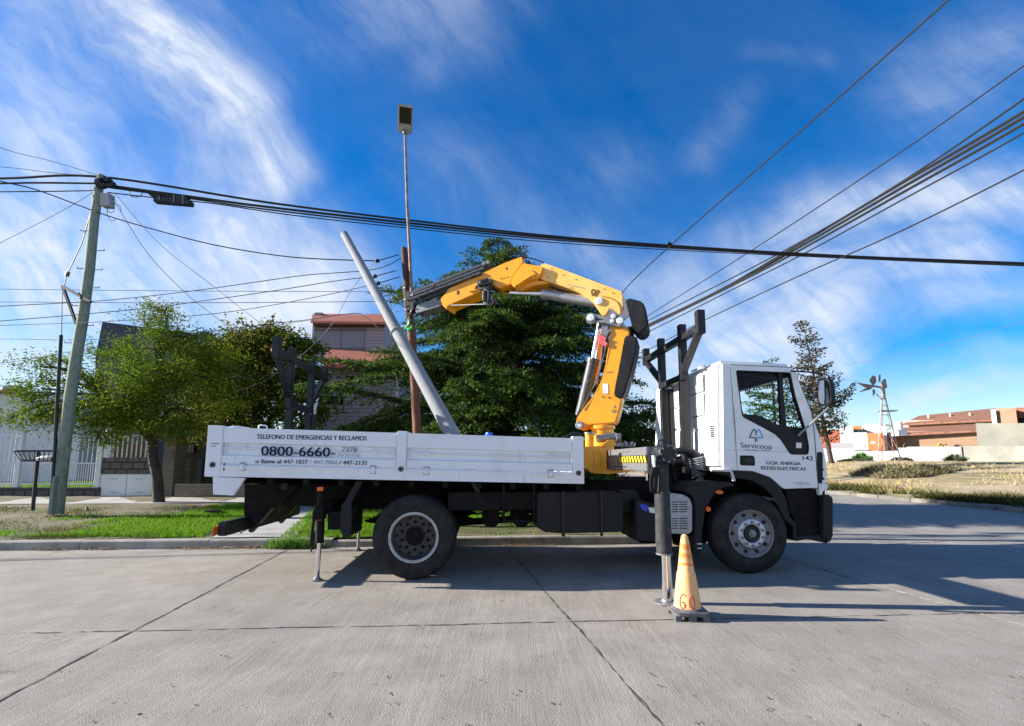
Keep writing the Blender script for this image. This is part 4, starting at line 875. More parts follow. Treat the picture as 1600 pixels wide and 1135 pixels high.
cyl = MB(); cyl.tube([TS(so, to, zo(768)), TS(so, to, zo(864))], .078, 24); cyl.tube([TS(so-.03, to, zo(850)), TS(so-.01, to, zo(700))], .055, 20); cyl.tube([TS(so+.032, to+.02, zo(860)), TS(so+.028, to+.02, zo(700))], .052, 20)
cyl.box(TS(so-.0, to, zo(738)), .10, .12, .42, BA)
cy = cyl.build('outrigger_cylinder', mat('worn_black_sleeve', (.022, .024, .029), .6, spec=.3, col2=(.055, .057, .06), scale=12, lo=.42, hi=.7), truck, bevel=0, smooth=40)
b = MB(); b.lathe(TS(so+.03, to-.0, zo(710)), L, [(0, -.13), (.09, -.13), (.10, -.11), (.10, .13), (0, .13)], 28); b.build('outrigger_pivot', DMET, cy, bevel=0)
b = MB()
for a in range(8): aa = a*math.pi/4; b.lathe(TS(so+.03, to-.13, zo(710))+(S*math.cos(aa)+Z*math.sin(aa))*.078, -L, [(0, .012), (.009, .012), (.009, 0)], 8)
b.each('pivot_bolt', STEEL, cy)
b = MB(); b.tube([TS(so, to, zo(864)), TS(so, to, zo(866.5))], .082, 24); b.build('cylinder_collar', GREY, cy)
b = MB(); b.tube([TS(so+.012, to, zo(866)), TS(so+.012, to, .03)], .054, 28); b.build('outrigger_rod', CHR, cy)
b = MB(); b.lathe(TS(so+.01, to, 0), Z, [(0, .006), (.125, .006), (.125, .018), (.10, .024), (.06, .026), (.05, .045), (0, .045)], 32); b.build('outrigger_foot', STEEL, cy)
b = MB(); n = 10; vs = []
for k in range(n+1):
    a = math.radians(-105+k*9); rr = .0815 if False else .060
    for y in (843.5, 853.5): vs.append(TS(so+.0325, to+.02, zo(y))+(S*math.cos(a)+L*math.sin(a))*rr)
b.add(vs, [(2*k, 2*k+2, 2*k+3, 2*k+1) for k in range(n)]); b.build('yellow_sticker', YSTR, cy, smooth=60)
b = MB()
for (x0, x1, r_) in ((1023, 1016, .010), (1028, 1019, .011), (1030, 1024, .009)):
    b.tube([T(x0, 712, to-.12), T(x0-3, 728, to-.13), T(x1, 750, to-.12), T(x1+1, 768, to-.1), T(x1+6, 772, to-.08), T(x1+7, 755, to-.1), T(x0, 730, to-.12)], r_, 8)
b.tube([T(1016, 716, to-.1), T(1013, 724, to-.1), T(1014, 730, to-.1), T(1018, 729, to-.1)], .006, 6)
b.each('hydraulic_hose', BLK, cy)
b = MB(); b.tube([T(x, y, to) for x, y in ((1027, 698), (1029, 690), (1034, 687), (1038, 692), (1038, 698))], .009, 8); b.build('lifting_eye', DMET, cy)
b = MB(); b.tube([T(1021, 712, to-.13), T(1022, 730, to-.13)], .018, 8); b.build('hose_fitting', STICK, cy)
# far side outrigger, mirrored across the truck
to2 = BW-to-.1
b = MB(); b.box(TS(so-.25, (1.4+to2)/2, bz), .22, to2-1.4, bh, BA); ob2 = b.build('outrigger_beam', GREASE, truck, bevel=.008)
b = MB(); b.tube([TS(so-.25, to2, .5), TS(so-.25, to2, bz+.15)], .085, 20); c2_ = b.build('outrigger_cylinder', BLK, truck)
b = MB(); b.tube([TS(so-.25, to2, .5), TS(so-.25, to2, .02)], .054, 20); b.build('outrigger_rod', CHR, c2_)
b = MB(); b.lathe(TS(so-.25, to2, 0), Z, [(0, .006), (.125, .006), (.125, .018), (.05, .045), (0, .045)], 28); b.build('outrigger_foot', STEEL, c2_)
# ---- crane
tc_ = 1.2
sc0, _ = sz(T(942, 700, tc_)); CB = TS(sc0, tc_, 0)         # foot of the slewing column
g = MB(); g.prism([T(x, y, .55) for x, y in ((913, 698), (945, 696.5), (948, 702), (949, 735), (984, 735), (986, 738), (950, 741), (922, 739), (919, 734), (912, 732))], L*1.35)
cbase = g.build('crane_base', YEL, truck, bevel=.01)
b = MB(); b.prism([T(x, y, .5) for x, y in ((938, 698), (945, 692), (951, 687.5), (960, 687), (962, 692), (964, 697))], L*.05); b.build('base_gusset', YEL, cbase, bevel=.004)
b = MB(); b.box(TS(sz(T(931, 725, .54))[0], .54, sz(T(931, 718, .54))[1]), .05, .03, .22, BA); b.box(TS(sz(T(940, 725, .54))[0], .54, sz(T(940, 718, .54))[1]), .02, .02, .26, BA); b.each('base_rib', YEL, cbase, bevel=.006)
b = MB(); b.tube([T(921, 699, .7), T(921, 678, .7)], .062, 18); b.build('base_cylinder', YEL, cbase)
b = MB(); b.tube([T(933, 686, .65), T(962, 682, .65)], .055, 18); b.tube([T(962, 684, .6), T(969, 684, .6)], .06, 12); b.build('slew_cylinder', STEEL, cbase)
b = MB(); b.tube([T(921, 678.5, .7), T(921, 676, .7)], .075, 18)
r_ = random.Random(5)
for k in range(16): b.tube([T(948+k*2.8, 698, .62), T(948+k*2.8+r_.uniform(-3, 3), 692+r_.uniform(-2, 2), .62), T(950+k*2.8+r_.uniform(-2, 2), 695.5, .66)], r_.uniform(.008, .018), 6)
b.each('control_valve', STEEL, cbase)
b = MB(); b.beam(T(878, 684, .5), T(896, 676, .5), .05, .03); b.beam(T(896, 677, .5), T(909, 679, .5), .05, .03); b.each('control_lever', DMET, cbase)
# crane frame of reference: boom plane
PH = R_(19.0); bd = Vector((-math.cos(PH), math.sin(PH), 0)); nn = Vector((-math.sin(PH), -math.cos(PH), 0))
def K(x, y, w=0.0):                                         # photo point on the boom plane, w towards the street
    d = ray(x, y); return CAM+d*((w-(CAM-CB).dot(nn))/d.dot(nn))
def kprism(name, pts, w0, w1, m, parent=None, bevel=.008, smooth=35):
    b = MB(); b.prism([K(x, y, w1) for x, y in pts], nn*(w0-w1)); return b.build(name, m, parent or truck, bevel=bevel, smooth=smooth)
def kpin(name, x, y, r, w, m, parent, d=.03, n=24):
    b = MB(); b.lathe(K(x, y, w), nn, [(0, d), (r*.85, d), (r, d*.7), (r, -.01)], n); 
    b.lathe(K(x, y, w), nn, [(0, d+.004), (r*.3, d+.004), (r*.3, 0)], 12); return b.build(name, m, parent)
hw = .17
zc_ = K(942, 680).z
b = MB(); b.lathe(CB, Z, [(0, zc_-.25), (.165, zc_-.25), (.165, K(942, 672).z), (.19, K(942, 671).z), (.19, K(942, 666).z), (.155, K(942, 665).z), (.155, K(942, 660).z), (0, K(942, 655).z)], 40); b.build('slewing_column', YEL, truck)
mast = kprism('crane_mast', [(899.5, 664), (900.5, 655), (904, 649), (912, 637.5), (925, 621), (938.5, 596), (945.5, 571), (950, 543), (954.5, 508), (981.5, 511), (984, 520), (981, 560), (972.5, 622), (966, 650), (962, 662), (924, 664.5), (918, 665.5), (910, 672), (903, 671)], -hw, hw, YEL, bevel=.022)
kpin('mast_pin', 905.8, 665.2, .062, hw, STEEL, mast, .035)
kpin('mast_pin', 905.8, 665.2, .03, hw+.03, CHR, mast, .02)
b = MB(); b.prism([K(x, y, hw+.002) for x, y in ((941.5, 599.6), (950, 600), (950.5, 615.4), (942, 615.2))], nn*.003); b.build('white_sticker', STICK, mast)
b = MB(); b.prism([K(x, y, hw+.002) for x, y in ((947, 580.8), (957, 580.3), (956.5, 582.5), (947, 583))], nn*.003); b.build('warning_sticker', mat('red_sticker', (.5, .2, .12), .5), mast)
b = MB(); b.prism([K(x, y, hw+.002) for x, y in ((956.5, 640), (962, 640), (961.5, 645), (956, 645))], nn*.003); b.prism([K(x, y, hw+.002) for x, y in ((960, 633), (962, 637.5), (958.5, 637.5))], nn*.003); b.each('warning_sticker', mat('grey_sticker', (.25, .2, .1), .5), mast)
kpin('mast_bolt', 951.5, 621.5, .012, hw, DMET, mast, .01); kpin('mast_bolt', 961.5, 535, .010, hw, STEEL, mast, .01); kpin('mast_bolt', 942, 620.5, .010, hw, DMET, mast, .01)
# lift ram left of the mast
A0, A1, A2 = K(907, 650, .0), K(927, 563, .0), K(937.5, 506, .0); dd = (A1-A0).normalized()
b = MB(); b.tube([A0, A1+(A1-A0).normalized()*.0], .088, 24); b.tube([A1-dd*.05, A1+dd*.02], .1, 24); ram = b.build('lift_ram', mat('ram_grey', (.05, .055, .065), .5, .1, col2=(.14, .14, .15), scale=18, lo=.5, hi=.7), truck)
b = MB(); b.tube([A1, A2], .048, 20); b.build('ram_rod', CHR, ram)
b = MB(); b.tube([K(902, 657, .1), K(903, 645, .12), K(908, 637, .12), K(912, 634, .1)], .012, 8); b.build('ram_hose', BLK, ram)
kprism('yellow_stay', [(938, 512), (943, 512), (938, 560), (932, 600), (928, 600), (934, 560)], -.16, -.05, YEL, bevel=.004)
# link plates and pins at the head of the mast
def knuckle(w0, w1):
    return kprism('link_plate', [(915, 497), (917, 491), (923, 488.5), (930, 491), (946, 494.5), (951, 490), (952.5, 482.5), (957, 483), (967, 492), (971.5, 490), (975, 483), (972, 470), (975, 466), (979, 468), (982, 482), (984.5, 492), (975, 500), (973, 508), (967, 511), (960, 509), (945, 505), (930, 504), (922, 506.5), (916, 503)], w0, w1, GREY, bevel=.005)
lp = knuckle(hw+.035, hw+.075); knuckle(-hw-.075, -hw-.035)
for x, y, r_ in ((923.3, 496.8, .055), (969, 501.5, .052), (958.5, 494.5, .036), (956.5, 502, .03)): kpin('link_pin', x, y, r_, hw+.075, mat('pin_white', (.75, .76, .78), .35, .4) if 'pin_white' not in bpy.data.materials else bpy.data.materials['pin_white'], lp, .02)
kprism('link_slot', [(931, 496.5), (943, 499), (931, 501)], hw+.074, hw+.078, BLK, lp, bevel=0)
rk = kprism('ram_bracket', [(941, 507), (954, 507), (950, 513), (953, 517), (948, 527), (938, 521), (943, 514)], hw-.1, hw+.03, GREY)
kprism('lock_block', [(936.5, 521), (948, 528), (946, 533), (949.5, 536.5), (947.5, 541), (942, 540), (931.5, 530)], hw-.08, hw+.04, mat('pink_red', (.60, .08, .10), .45, col2=(.7, .2, .2), scale=12), rk, bevel=.006)
# black cover at the elbow and the black shield down the mast
hc = kprism('elbow_cover', [(977, 468), (981, 465), (1004, 471), (1009, 482), (1013.5, 507), (1009, 514), (1000, 520), (988, 512), (984, 497)], -hw-.12, hw+.10, BLK, bevel=.03)
b = MB(); b.lathe(K(998, 513, hw-.12), nn, [(0, .1), (.06, .1), (.07, .07), (.07, 0)], 16); b.build('elbow_bolt', YEL, hc)
kprism('mast_shield', [(976, 526), (979, 523.5), (993, 525.5), (996.5, 529.5), (994, 548), (988.5, 571), (977, 612), (972, 622.5), (963, 621.5), (959, 617), (962, 598), (965, 585)], -hw-.09, hw+.05, BLK, bevel=.02)
b = MB(); b.tube([K(985, 512, 0), K(983, 527, 0)], .07, 14); b.build('elbow_hose', BLK, truck)
# main boom
boom = kprism('main_boom', [(847, 412), (851, 411.5), (871, 418), (971.5, 455.5), (973.5, 463), (974, 485), (968, 493), (952.5, 483), (947, 493), (942, 492.5), (934, 482), (926.5, 472.5), (917, 463), (905, 456), (879, 447), (846, 437), (838, 420)], -hw+.02, hw-.02, YELG, bevel=.012)
kpin('boom_pin', 935.8, 471, .062, hw-.02, bpy.data.materials['pin_white'], boom, .03)
b = MB(); b.tube([K(x, y, hw-.015) for x, y in ((941, 463.5), (955, 466), (964, 472), (968, 480), (969.5, 490))], .008, 6); b.build('boom_hose', mat('hose_orange', (.45, .2, .02), .5), boom)
b = MB(); wl = hw-.018
for pts in (((925.5, 462), (924, 456), (925, 453.5), (928, 452.5), (930, 455), (928, 460), (926.5, 463)), ((928.5, 462.5), (930.5, 457), (932.5, 454), (935, 454), (936, 457), (932, 458.5), (931, 463.5)), ((931, 464), (934, 459.5))):
    q = [K(x, y, wl) for x, y in pts]
    for i in range(len(q)-1): b.beam(q[i], q[i+1], .006, .020, up=(q[i+1]-q[i]).cross(nn))
b.build('emblem', mat('emblem_brown', (.18, .09, .01), .5), boom, smooth=0)
for (w_, r_) in ((hw+.01, .011), (hw-.03, .009)):
    b = MB(); b.tube(spline([K(x, y, w_) for x, y in ((909, 640), (918, 622), (931, 598), (940, 570), (946, 545), (950, 520), (946, 508))], 5), r_, 6); b.build('mast_hose', BLK, mast)
b = MB(); b.tube(spline([K(x, y, -.02) for x, y in ((960, 487), (940, 486), (925, 474), (900, 462), (870, 452), (845, 445), (815, 452), (790, 456), (768, 446))], 5), .013, 6); b.build('boom_hose', BLK, boom)
for (x, y) in ((862, 420), (880, 430), (900, 437), (944, 452), (958, 458), (893, 450), (857, 434)): kpin('boom_bolt', x, y, .009, hw-.02, DMET, boom, .008, 8)
b = MB()
for x in np.arange(886, 911, 3.1): b.prism([K(x, 443.5+(x-886)*.22, hw-.018), K(x+2.1, 444+(x-886)*.22, hw-.018), K(x+2.1, 446.2+(x-886)*.22, hw-.018), K(x, 445.8+(x-886)*.22, hw-.018)], nn*.002)
b.build('worn_decal', mat('worn_decal_grey', (.55, .42, .22), .6), boom)
# boom ram
q0, q1, q2 = K(797, 458, 0), K(848, 459.5, 0), K(932, 473, 0)
b = MB(); b.tube([q1, q2], .085, 24); b.tube([q1+(q1-q2)*.01, q1-(q1-q2)*.05], .092, 24); br = b.build('boom_ram', mat('ram_silver', (.5, .5, .52), .3, .7, col2=(.35, .35, .37), scale=10), truck)
b = MB(); b.tube([q0, q1], .045, 20); b.build('ram_rod', CHR, br)
# elbow between the main boom and the outer boom
el = kprism('boom_elbow', [(797.5, 443), (799, 434), (817, 411), (823, 412.5), (847, 416), (848, 422), (843.5, 432), (838, 435), (826, 437), (812, 446), (803, 449.5)], -hw-.05, hw+.05, YEL, bevel=.012)
kprism('elbow_web', [(800, 441), (817, 424), (829, 421), (838, 428), (826, 434), (806, 447)], hw+.045, hw+.075, YEL, el, bevel=.006)
kprism('elbow_underside', [(805, 448), (826, 436), (853, 440), (858, 443), (840, 445), (822, 449), (812, 452)], -hw+.03, hw-.03, YEL, el, bevel=.006)
ob_ = kprism('outer_boom', [(766, 421), (790, 410), (814, 401.5), (817, 404), (816, 411), (799, 434), (797.5, 444), (781, 450.5), (771, 446), (757, 437), (746, 438), (752, 450), (752.5, 455), (700, 478), (697, 483.5), (691, 477), (688, 467), (698, 455), (702, 450)], -hw, hw, YEL, bevel=.010)
b = MB(); b.tube([K(x, y, hw+.0) for x, y in ((781, 434.5), (783, 436.5), (793, 433.5), (794, 431))], .006, 6); b.build('boom_seam', mat('seam_orange', (.45, .18, .01), .5), ob_)
b = MB(); b.prism([K(x, y, hw+.001) for x, y in ((714, 454.5), (717, 454), (717, 460), (714, 460.5))], nn*.004); b.prism([K(x, y, hw+.001) for x, y in ((790.5, 418), (792.5, 418), (792.5, 421.5), (790.5, 421.5))], nn*.004); b.each('boom_slot', BLK, ob_)
b = MB(); b.box(K(818, 401.5, 0), .12, .05, .05, (bd, nn, Z)); b.tube([K(800, 406, .05), K(815, 401, .05), K(835, 405, .05), K(850, 411, .05)], .010, 6); b.build('boom_top_fitting', DMET, ob_)
ext = kprism('boom_extension', [(648, 484.5), (652, 476), (660, 474), (688, 462), (694, 470), (694, 477), (668, 485), (650, 490)], -hw+.05, hw-.05, GREY, bevel=.008)
kprism('boom_end_guide', [(683, 464), (689, 463), (691, 474), (690, 479), (684, 477)], -hw+.02, hw-.02, DMET, ext)
ct = MB()
for (x0, y0, x1, y1, r_, w) in ((644, 459.5, 763, 412.5, .050, .10), (641, 464, 757, 420, .036, .16), (641, 469, 752, 427, .032, .19), (648, 474, 745, 434.5, .026, .14), (646, 467, 752, 431, .022, .0)):
    ct.tube([K(x0, y0, w), K(x1, y1, w)], r_, 14)
ct.tube([K(756, 417, .1), K(765, 413, .1)], .062, 14); ct.tube([K(676, 449, .16), K(680, 447.4, .16)], .044, 14)
ext2 = ct.each('extension_ram', mat('ram_dark', (.045, .05, .06), .35, .3, col2=(.10, .105, .11), scale=20), truck)[0]
b = MB()
for (x, y) in ((757, 413), (763, 411), (645, 462), (648, 470)): b.lathe(K(x, y, .16), nn, [(0, .04), (.03, .04), (.035, 0)], 12)
b.each('ram_joint', GREY, ext2)
hd = MB()
r_ = random.Random(12)
for k in range(22):
    c0 = K(640+r_.random()*13, 455+r_.random()*38, r_.uniform(-.1, .16)); hd.tube([c0, c0+bd*r_.uniform(-.09, .09)+Z*r_.uniform(-.08, .08)], r_.uniform(.014, .035), 8)
hd.box(K(645, 478, 0), .16, .22, .24, (bd, nn, Z)); hd.box(K(643, 466, 0), .08, .26, .16, (bd, nn, Z))
for (x, y) in ((650, 493), (660, 490), (642, 491)): hd.lathe(K(x, y, .03), nn, [(0, .04), (.035, .04), (.035, 0)], 12)
tip = hd.build('boom_tip', DMET, truck, bevel=.004)
b = MB(); b.tube([K(640, 489, .0), K(640, 497, 0), K(638, 502, 0), K(639, 505, 0)], .016, 8); b.build('hook_shank', DMET, tip)
# grey knuckle hanging from the outer boom
kn = MB(); kn.prism([K(x, y, hw+.07) for x, y in ((745, 440), (768, 434), (768, 446), (760, 450), (764, 458), (766, 470), (761, 477), (755, 474), (752, 462), (755, 452), (747, 452))], -nn*.14); knk = kn.build('stowed_winch', mat('winch_grey', (.25, .26, .28), .35, .5, col2=(.1, .1, .1), scale=25, lo=.4, hi=.6), truck, bevel=.008)
b = MB()
for (x0, y0, x1, y1, r_) in ((748, 446, 768, 442, .03), (757, 455, 757, 470, .035), (764, 455, 763, 472, .03), (759, 473, 778, 471, .008), (764, 468, 781, 476, .008), (770, 466, 772, 474, .02), (775, 468, 776, 476, .012), (752, 441, 762, 438, .04)): b.tube([K(x0, y0, hw+.09), K(x1, y1, hw+.09)], r_, 8)
b.each('winch_rod', DMET, knk)
b = MB(); b.tube([K(704, 477.5, hw), K(760, 475.5, hw)], .008, 6); b.build('pull_rod', STICK, knk)
b = MB(); b.prism([K(x, y, hw+.004) for x, y in ((731, 449), (743, 446), (746, 454), (733, 457))], nn*.02); b.build('boom_bracket', YEL, ob_, bevel=.003)
b = MB(); b.tube([K(x, y, hw+.02) for x, y in ((742, 452), (750, 440), (760, 440), (768, 444), (770, 452))], .012, 8); b.build('winch_hose', BLK, knk)

# ---- pole hung from the crane
p0, p1 = P(713, 690, 7.55), P(538, 366, 9.6)
dv = (p1-p0).normalized(); pb_ = p0-dv*.55
b = MB(); b.tube([pb_, p0, p0+(p1-p0)*.33, p0+(p1-p0)*.66, p1], [.132, .125, .110, .094, .078], 28)
b.build('concrete_pole', CRM, None, label='long pale grey concrete pole hanging slanted from the crane, foot in truck bed', cat='pole')
sp_ = p0+(p1-p0)*.455
sl = MB(); ring = []
q_a = dv.cross(Z).normalized(); q_b = dv.cross(q_a)
for k in range(25): a = 2*math.pi*k/24; ring.append(sp_+(q_a*math.cos(a)+q_b*math.sin(a))*.114)
sl.tube(ring, .014, 6, cap=False); tipp = K(639, 509, 0)
sl.tube([ring[6], tipp], .012, 6); sl.tube([ring[18], tipp], .012, 6)
sl.build('lifting_sling', mat('sling_grey', (.30, .34, .27), .8), None, label='grey lifting sling looped round the slanted concrete pole below the crane tip', cat='sling')
g = MB(); g.tube([tipp+Z*.09, tipp+Z*.02, tipp+bd*.05-Z*.03, tipp-Z*.085, tipp-bd*.06-Z*.05, tipp-bd*.055+Z*.0], [.016, .022, .026, .03, .026, .012], 10); g.tube([tipp+Z*.09-bd*.02, tipp+Z*.14, tipp+Z*.09+bd*.03], .014, 8)
g.build('crane_hook', mat('hook_green', (.03, .45, .12), .4), tip)
# blue lid that shows above the bed side
b = MB(); b.lathe(T(764, 684, .5)-Z*.36, Z, [(0, 0), (.12, 0), (.13, .05), (.13, .34), (.10, .38), (.05, .40), (.04, .43), (0, .43)], 24); b.build('canister', mat('blue_plastic', (.02, .12, .65), .4), None, label='blue canister in the truck bed, only its lid above the bed side', cat='canister')
# ---- traffic cone
cb_ = G(1075, 964); ys = 1.0
cone = thing('traffic_cone', cb_, 'faded orange and cream traffic cone with 60 painted on it, beside the front outrigger', 'traffic cone')
CONEM = mat('cone_cream', (.86, .53, .25), .6, col2=(.84, .41, .14), scale=5, trans=.1)
hC = T(1071, 835, (cb_-RW).dot(L)).z; z0 = .075
def cr(z): return .118-(z-z0)/(hC-z0)*.088
b = MB(); zs_ = [z0, .12, .28, z0+.48*(hC-z0), z0+.482*(hC-z0), z0+.58*(hC-z0), z0+.62*(hC-z0), hC-.05, hC-.015, hC]
prf = []
for z in zs_:
    e = .006 if z <= z0+.481*(hC-z0) else 0
    prf.append((cr(z)+e, z))
prf[-1] = (.012, hC); prf[-2] = (.028, hC-.012); prf.append((0, hC)); b.lathe(cb_-Z*0, Z, prf, 40); body = b.build('cone_body', CONEM, cone, smooth=30)
b = MB()
for fz, w_, am in ((.60, .024, .008), (.72, .040, .006), (.84, .05, .008)):
    vs = []; n = 40; zc = z0+fz*(hC-z0)
    for k in range(n):
        a = 2*math.pi*k/n; dz = am*math.sin(a*2+fz*9)
        for zz_ in (zc-w_/2+dz, zc+w_/2+dz): vs.append(cb_+Vector((math.cos(a), math.sin(a), 0))*(cr(zz_)+.0015)+Z*zz_)
    b.add(vs, [(2*k, (2*k+2) % (2*n), (2*k+3) % (2*n), 2*k+1) for k in range(n)])
b.build('painted_band', mat('band_orange', (.85, .22, .05), .6), body)
def conept(u, z):                                           # u: arc length to the right on the camera side
    r0 = cr(z)+.003; a = math.atan2(-cb_.y, -cb_.x)+u/.115; return cb_+Vector((math.cos(a), math.sin(a), 0))*(r0+.004)+Z*z
b = MB()
sx = [[(.018, .21), (-.004, .225), (-.026, .20), (-.034, .16), (-.03, .12), (-.012, .10), (.008, .11), (.012, .135), (.0, .155), (-.02, .148)], ]
sx = [[(x-.034, z+.0) for x, z in sx[0]]]
sx.append([(.040+.026*math.cos(a), .158+.052*math.sin(a)) for a in np.linspace(0, 2*math.pi, 15)]); sx.append([(.05, .125), (.064, .105)])
for l_ in sx:
    q = [conept(x, z) for x, z in l_]
    b.tube(q, .0058, 6)
b.build('painted_number', mat('paint_red', (.75, .10, .03), .6), body)
b = MB(); sqa = .25
yaw = R_(-4); ux = Vector((math.cos(yaw), math.sin(yaw), 0)); uy = Vector((-math.sin(yaw), math.cos(yaw), 0))
pts = []
for cx_, cy_ in ((1, 1), (-1, 1), (-1, -1), (1, -1)):
    for k in range(5):
        a0 = math.atan2(cy_, cx_)-math.pi/4+k*math.pi/8; pts.append(cb_+ux*(cx_*(.158-.05)+.05*math.cos(a0))+uy*(cy_*(.158-.05)+.05*math.sin(a0))+Z*.045)
b.prism(pts, Z*.032); b.lathe(cb_, Z, [(.15, .077), (.135, .09), (.12, .095)], 32)
for cx_, cy_ in ((1, 1), (-1, 1), (-1, -1), (1, -1)): b.box(cb_+ux*(cx_*.12)+uy*(cy_*.12)+Z*.024, .06, .06, .048, (ux, uy, Z))
b.box(cb_-uy*.14+Z*.022, .07, .03, .046, (ux, uy, Z)); b.build('cone_base', mat('base_grey_rubber', (.13, .13, .14), .8, col2=(.07, .07, .07), scale=20), cone, bevel=.004)
# ================================================================== TREES
LEAFA = mat('leaf_yellow_green', (.16, .25, .014), .8, spec=.1, col2=(.27, .29, .025), scale=1.0, island=(.05, .10, .010), trans=.42)
LEAFB = mat('leaf_hedge', (.12, .18, .014), .8, spec=.1, col2=(.27, .23, .025), scale=1.3, island=(.03, .055, .012), trans=.28)
LEAFR = mat('leaf_autumn', (.30, .13, .05), .6, island=(.20, .17, .03), trans=.3)
BARK = mat('tree_bark', (.045, .036, .03), .9, col2=(.08, .065, .055), scale=8, bump=.6, bscale=18, bdist=.03)
CED = mat('cedar_needles', (.042, .085, .022), .8, spec=.1, col2=(.09, .145, .03), scale=1.5, island=(.024, .05, .018), trans=.22)
CEDT = mat('cedar_tips', (.125, .21, .02), .75, spec=.12, col2=(.12, .17, .025), scale=2.2, island=(.045, .09, .018), trans=.25)
CNF = mat('sparse_needles', (.035, .045, .022), .9, spec=.1, col2=(.075, .07, .045), scale=.8, island=(.03, .035, .02))
def leafquads(c, size, g, asp=.45, droop=.3, up=.0):
    n = len(c); a = g.normal(0, 1, (n, 3)); a[:, 2] = a[:, 2]*.6-droop+up; a /= np.linalg.norm(a, axis=1)[:, None]
    q = g.normal(0, 1, (n, 3)); q -= a*(q*a).sum(1)[:, None]; q /= np.linalg.norm(q, axis=1)[:, None]
    s = size*g.uniform(.55, 1.35, n)[:, None]; u = a*s; w = q*s*asp
    V = np.stack([c-u*.5, c-w*.5, c+u*.5, c+w*.5], 1).reshape(-1, 3); return V
def curve_pts(a, b, bend, k=5, r=None):
    a = np.array(a); b = np.array(b); out = []
    for i in range(k+1): t = i/k; out.append(a+(b-a)*t+np.array(bend)*math.sin(t*math.pi))
    return out
def broad_tree(name, base, forks, lobes, leafm, per, lsize, seed, label, cat='tree', group=None, trunk_r=.13, asp=.45, nb=60, lean=(0, 0)):
    """lobes: (px, py, Y, rx_px, ry_px, rY, density)"""
    g = np.random.default_rng(seed); r = random.Random(seed); t = thing(name, base, label, cat, group); tb = MB(); cents = []; LV = []
    hub = Vector(forks[0]); tb.tube([base-Z*.1, base+Z*.02, base+(hub-base)*.4+Vector((.03, 0, 0)), base+(hub-base)*.75-Vector((.03, 0, 0)), hub], [trunk_r*1.35, trunk_r*1.12, trunk_r, trunk_r*.93, trunk_r*.9], 12)
    for (px, py, Y, rx, ry, rY, den) in lobes:
        c = P(px, py, Y); sc = F/Y; n = max(3, int(den))
        d = g.normal(0, 1, (n, 3)); d /= np.linalg.norm(d, axis=1)[:, None]; d *= (g.random(n)**.45)[:, None]
        cc = np.array(c)+d*np.array([rx/sc, rY, ry/sc]); cents += [x for x in cc]
        lp = min([Vector(f) for f in forks], key=lambda f: (f-c).length)
        md = curve_pts(lp, c, (0, 0, .15*(c-lp).length), 5); tb.tube(md, [trunk_r*.5*(1-.14*i) for i in range(6)], 6)
        for x in cc[::2]:
            q = curve_pts(md[3] if r.random() < .5 else md[4], x, (r.uniform(-.1, .1), 0, .08), 3); tb.tube(q, [.022, .016, .011, .005], 4)
    for f in forks[1:]: tb.tube(curve_pts(hub, f, (0, 0, .05), 4), [trunk_r*.75, trunk_r*.68, trunk_r*.6, trunk_r*.55, trunk_r*.5], 9)
    tb.build('trunk', BARK, t, smooth=60)
    for x in cents:
        k = int(per*g.uniform(.5, 1.4)); rr = g.uniform(.16, .34); p = x+g.normal(0, 1, (k, 3))*np.array([rr, rr, rr*.55]); LV.append(p)
        # little sprays that stick out
        for _ in range(3):
            d = g.normal(0, 1, 3); d[2] = abs(d[2])*.5; d /= np.linalg.norm(d); kk = k//9; tt = g.uniform(.1, 1, kk)[:, None]; LV.append(x+d*tt*rr*2.6+g.normal(0, .035, (kk, 3)))
    c = np.concatenate(LV); V = leafquads(c, lsize, g, asp)
    return fastmesh('crown', V, np.arange(len(V)).reshape(-1, 4), leafm, t), t
bt_ = P(248, 783, 12.6); bt_.z = zverge(bt_.x, bt_.y)
hub = P(238, 690, 12.6)
forks = [hub, P(225, 655, 12.4), P(262, 640, 12.8), P(250, 600, 12.6), P(180, 640, 12.2)]
lobes = [(165, 640, 12.2, 62, 40, .9, 20), (225, 615, 12.0, 60, 45, 1.0, 24), (285, 600, 12.4, 60, 48, 1.0, 24), (200, 560, 12.6, 45, 34, .9, 13), (250, 545, 12.6, 52, 32, .9, 14), (310, 560, 12.8, 50, 40, .9, 16),
         (175, 668, 12.0, 55, 16, .7, 10), (245, 670, 12.0, 60, 16, .7, 10), (300, 655, 12.4, 40, 24, .7, 8), (345, 600, 13.0, 36, 44, .8, 12), (225, 500, 12.6, 22, 10, .4, 3), (262, 492, 12.7, 22, 11, .4, 4), (248, 515, 12.6, 30, 14, .5, 4),
         (62, 620, 11.8, 22, 22, .5, 5), (48, 655, 11.6, 26, 18, .5, 5), (85, 655, 11.8, 28, 20, .5, 5), (14, 654, 11.8, 8, 5, .2, 1), (75, 595, 12.0, 20, 18, .4, 3), (98, 575, 12.2, 12, 14, .3, 2), (132, 600, 12.0, 26, 30, .6, 6), (58, 573, 12, 8, 6, .2, 1), (150, 690, 11.9, 20, 5, .3, 2)]
broad_tree('street_tree', bt_, forks, lobes, LEAFA, 210, .068, 21, 'leafy yellow-green street tree with dark trunk on the lawn beside the wooden pole', trunk_r=.125)
bh = P(400, 760, 15.2); bh.z = zverge(bh.x, 15.2)
fk = [P(405, 690, 15.2), P(370, 640, 15), P(440, 630, 15.2), P(410, 590, 15.2)]
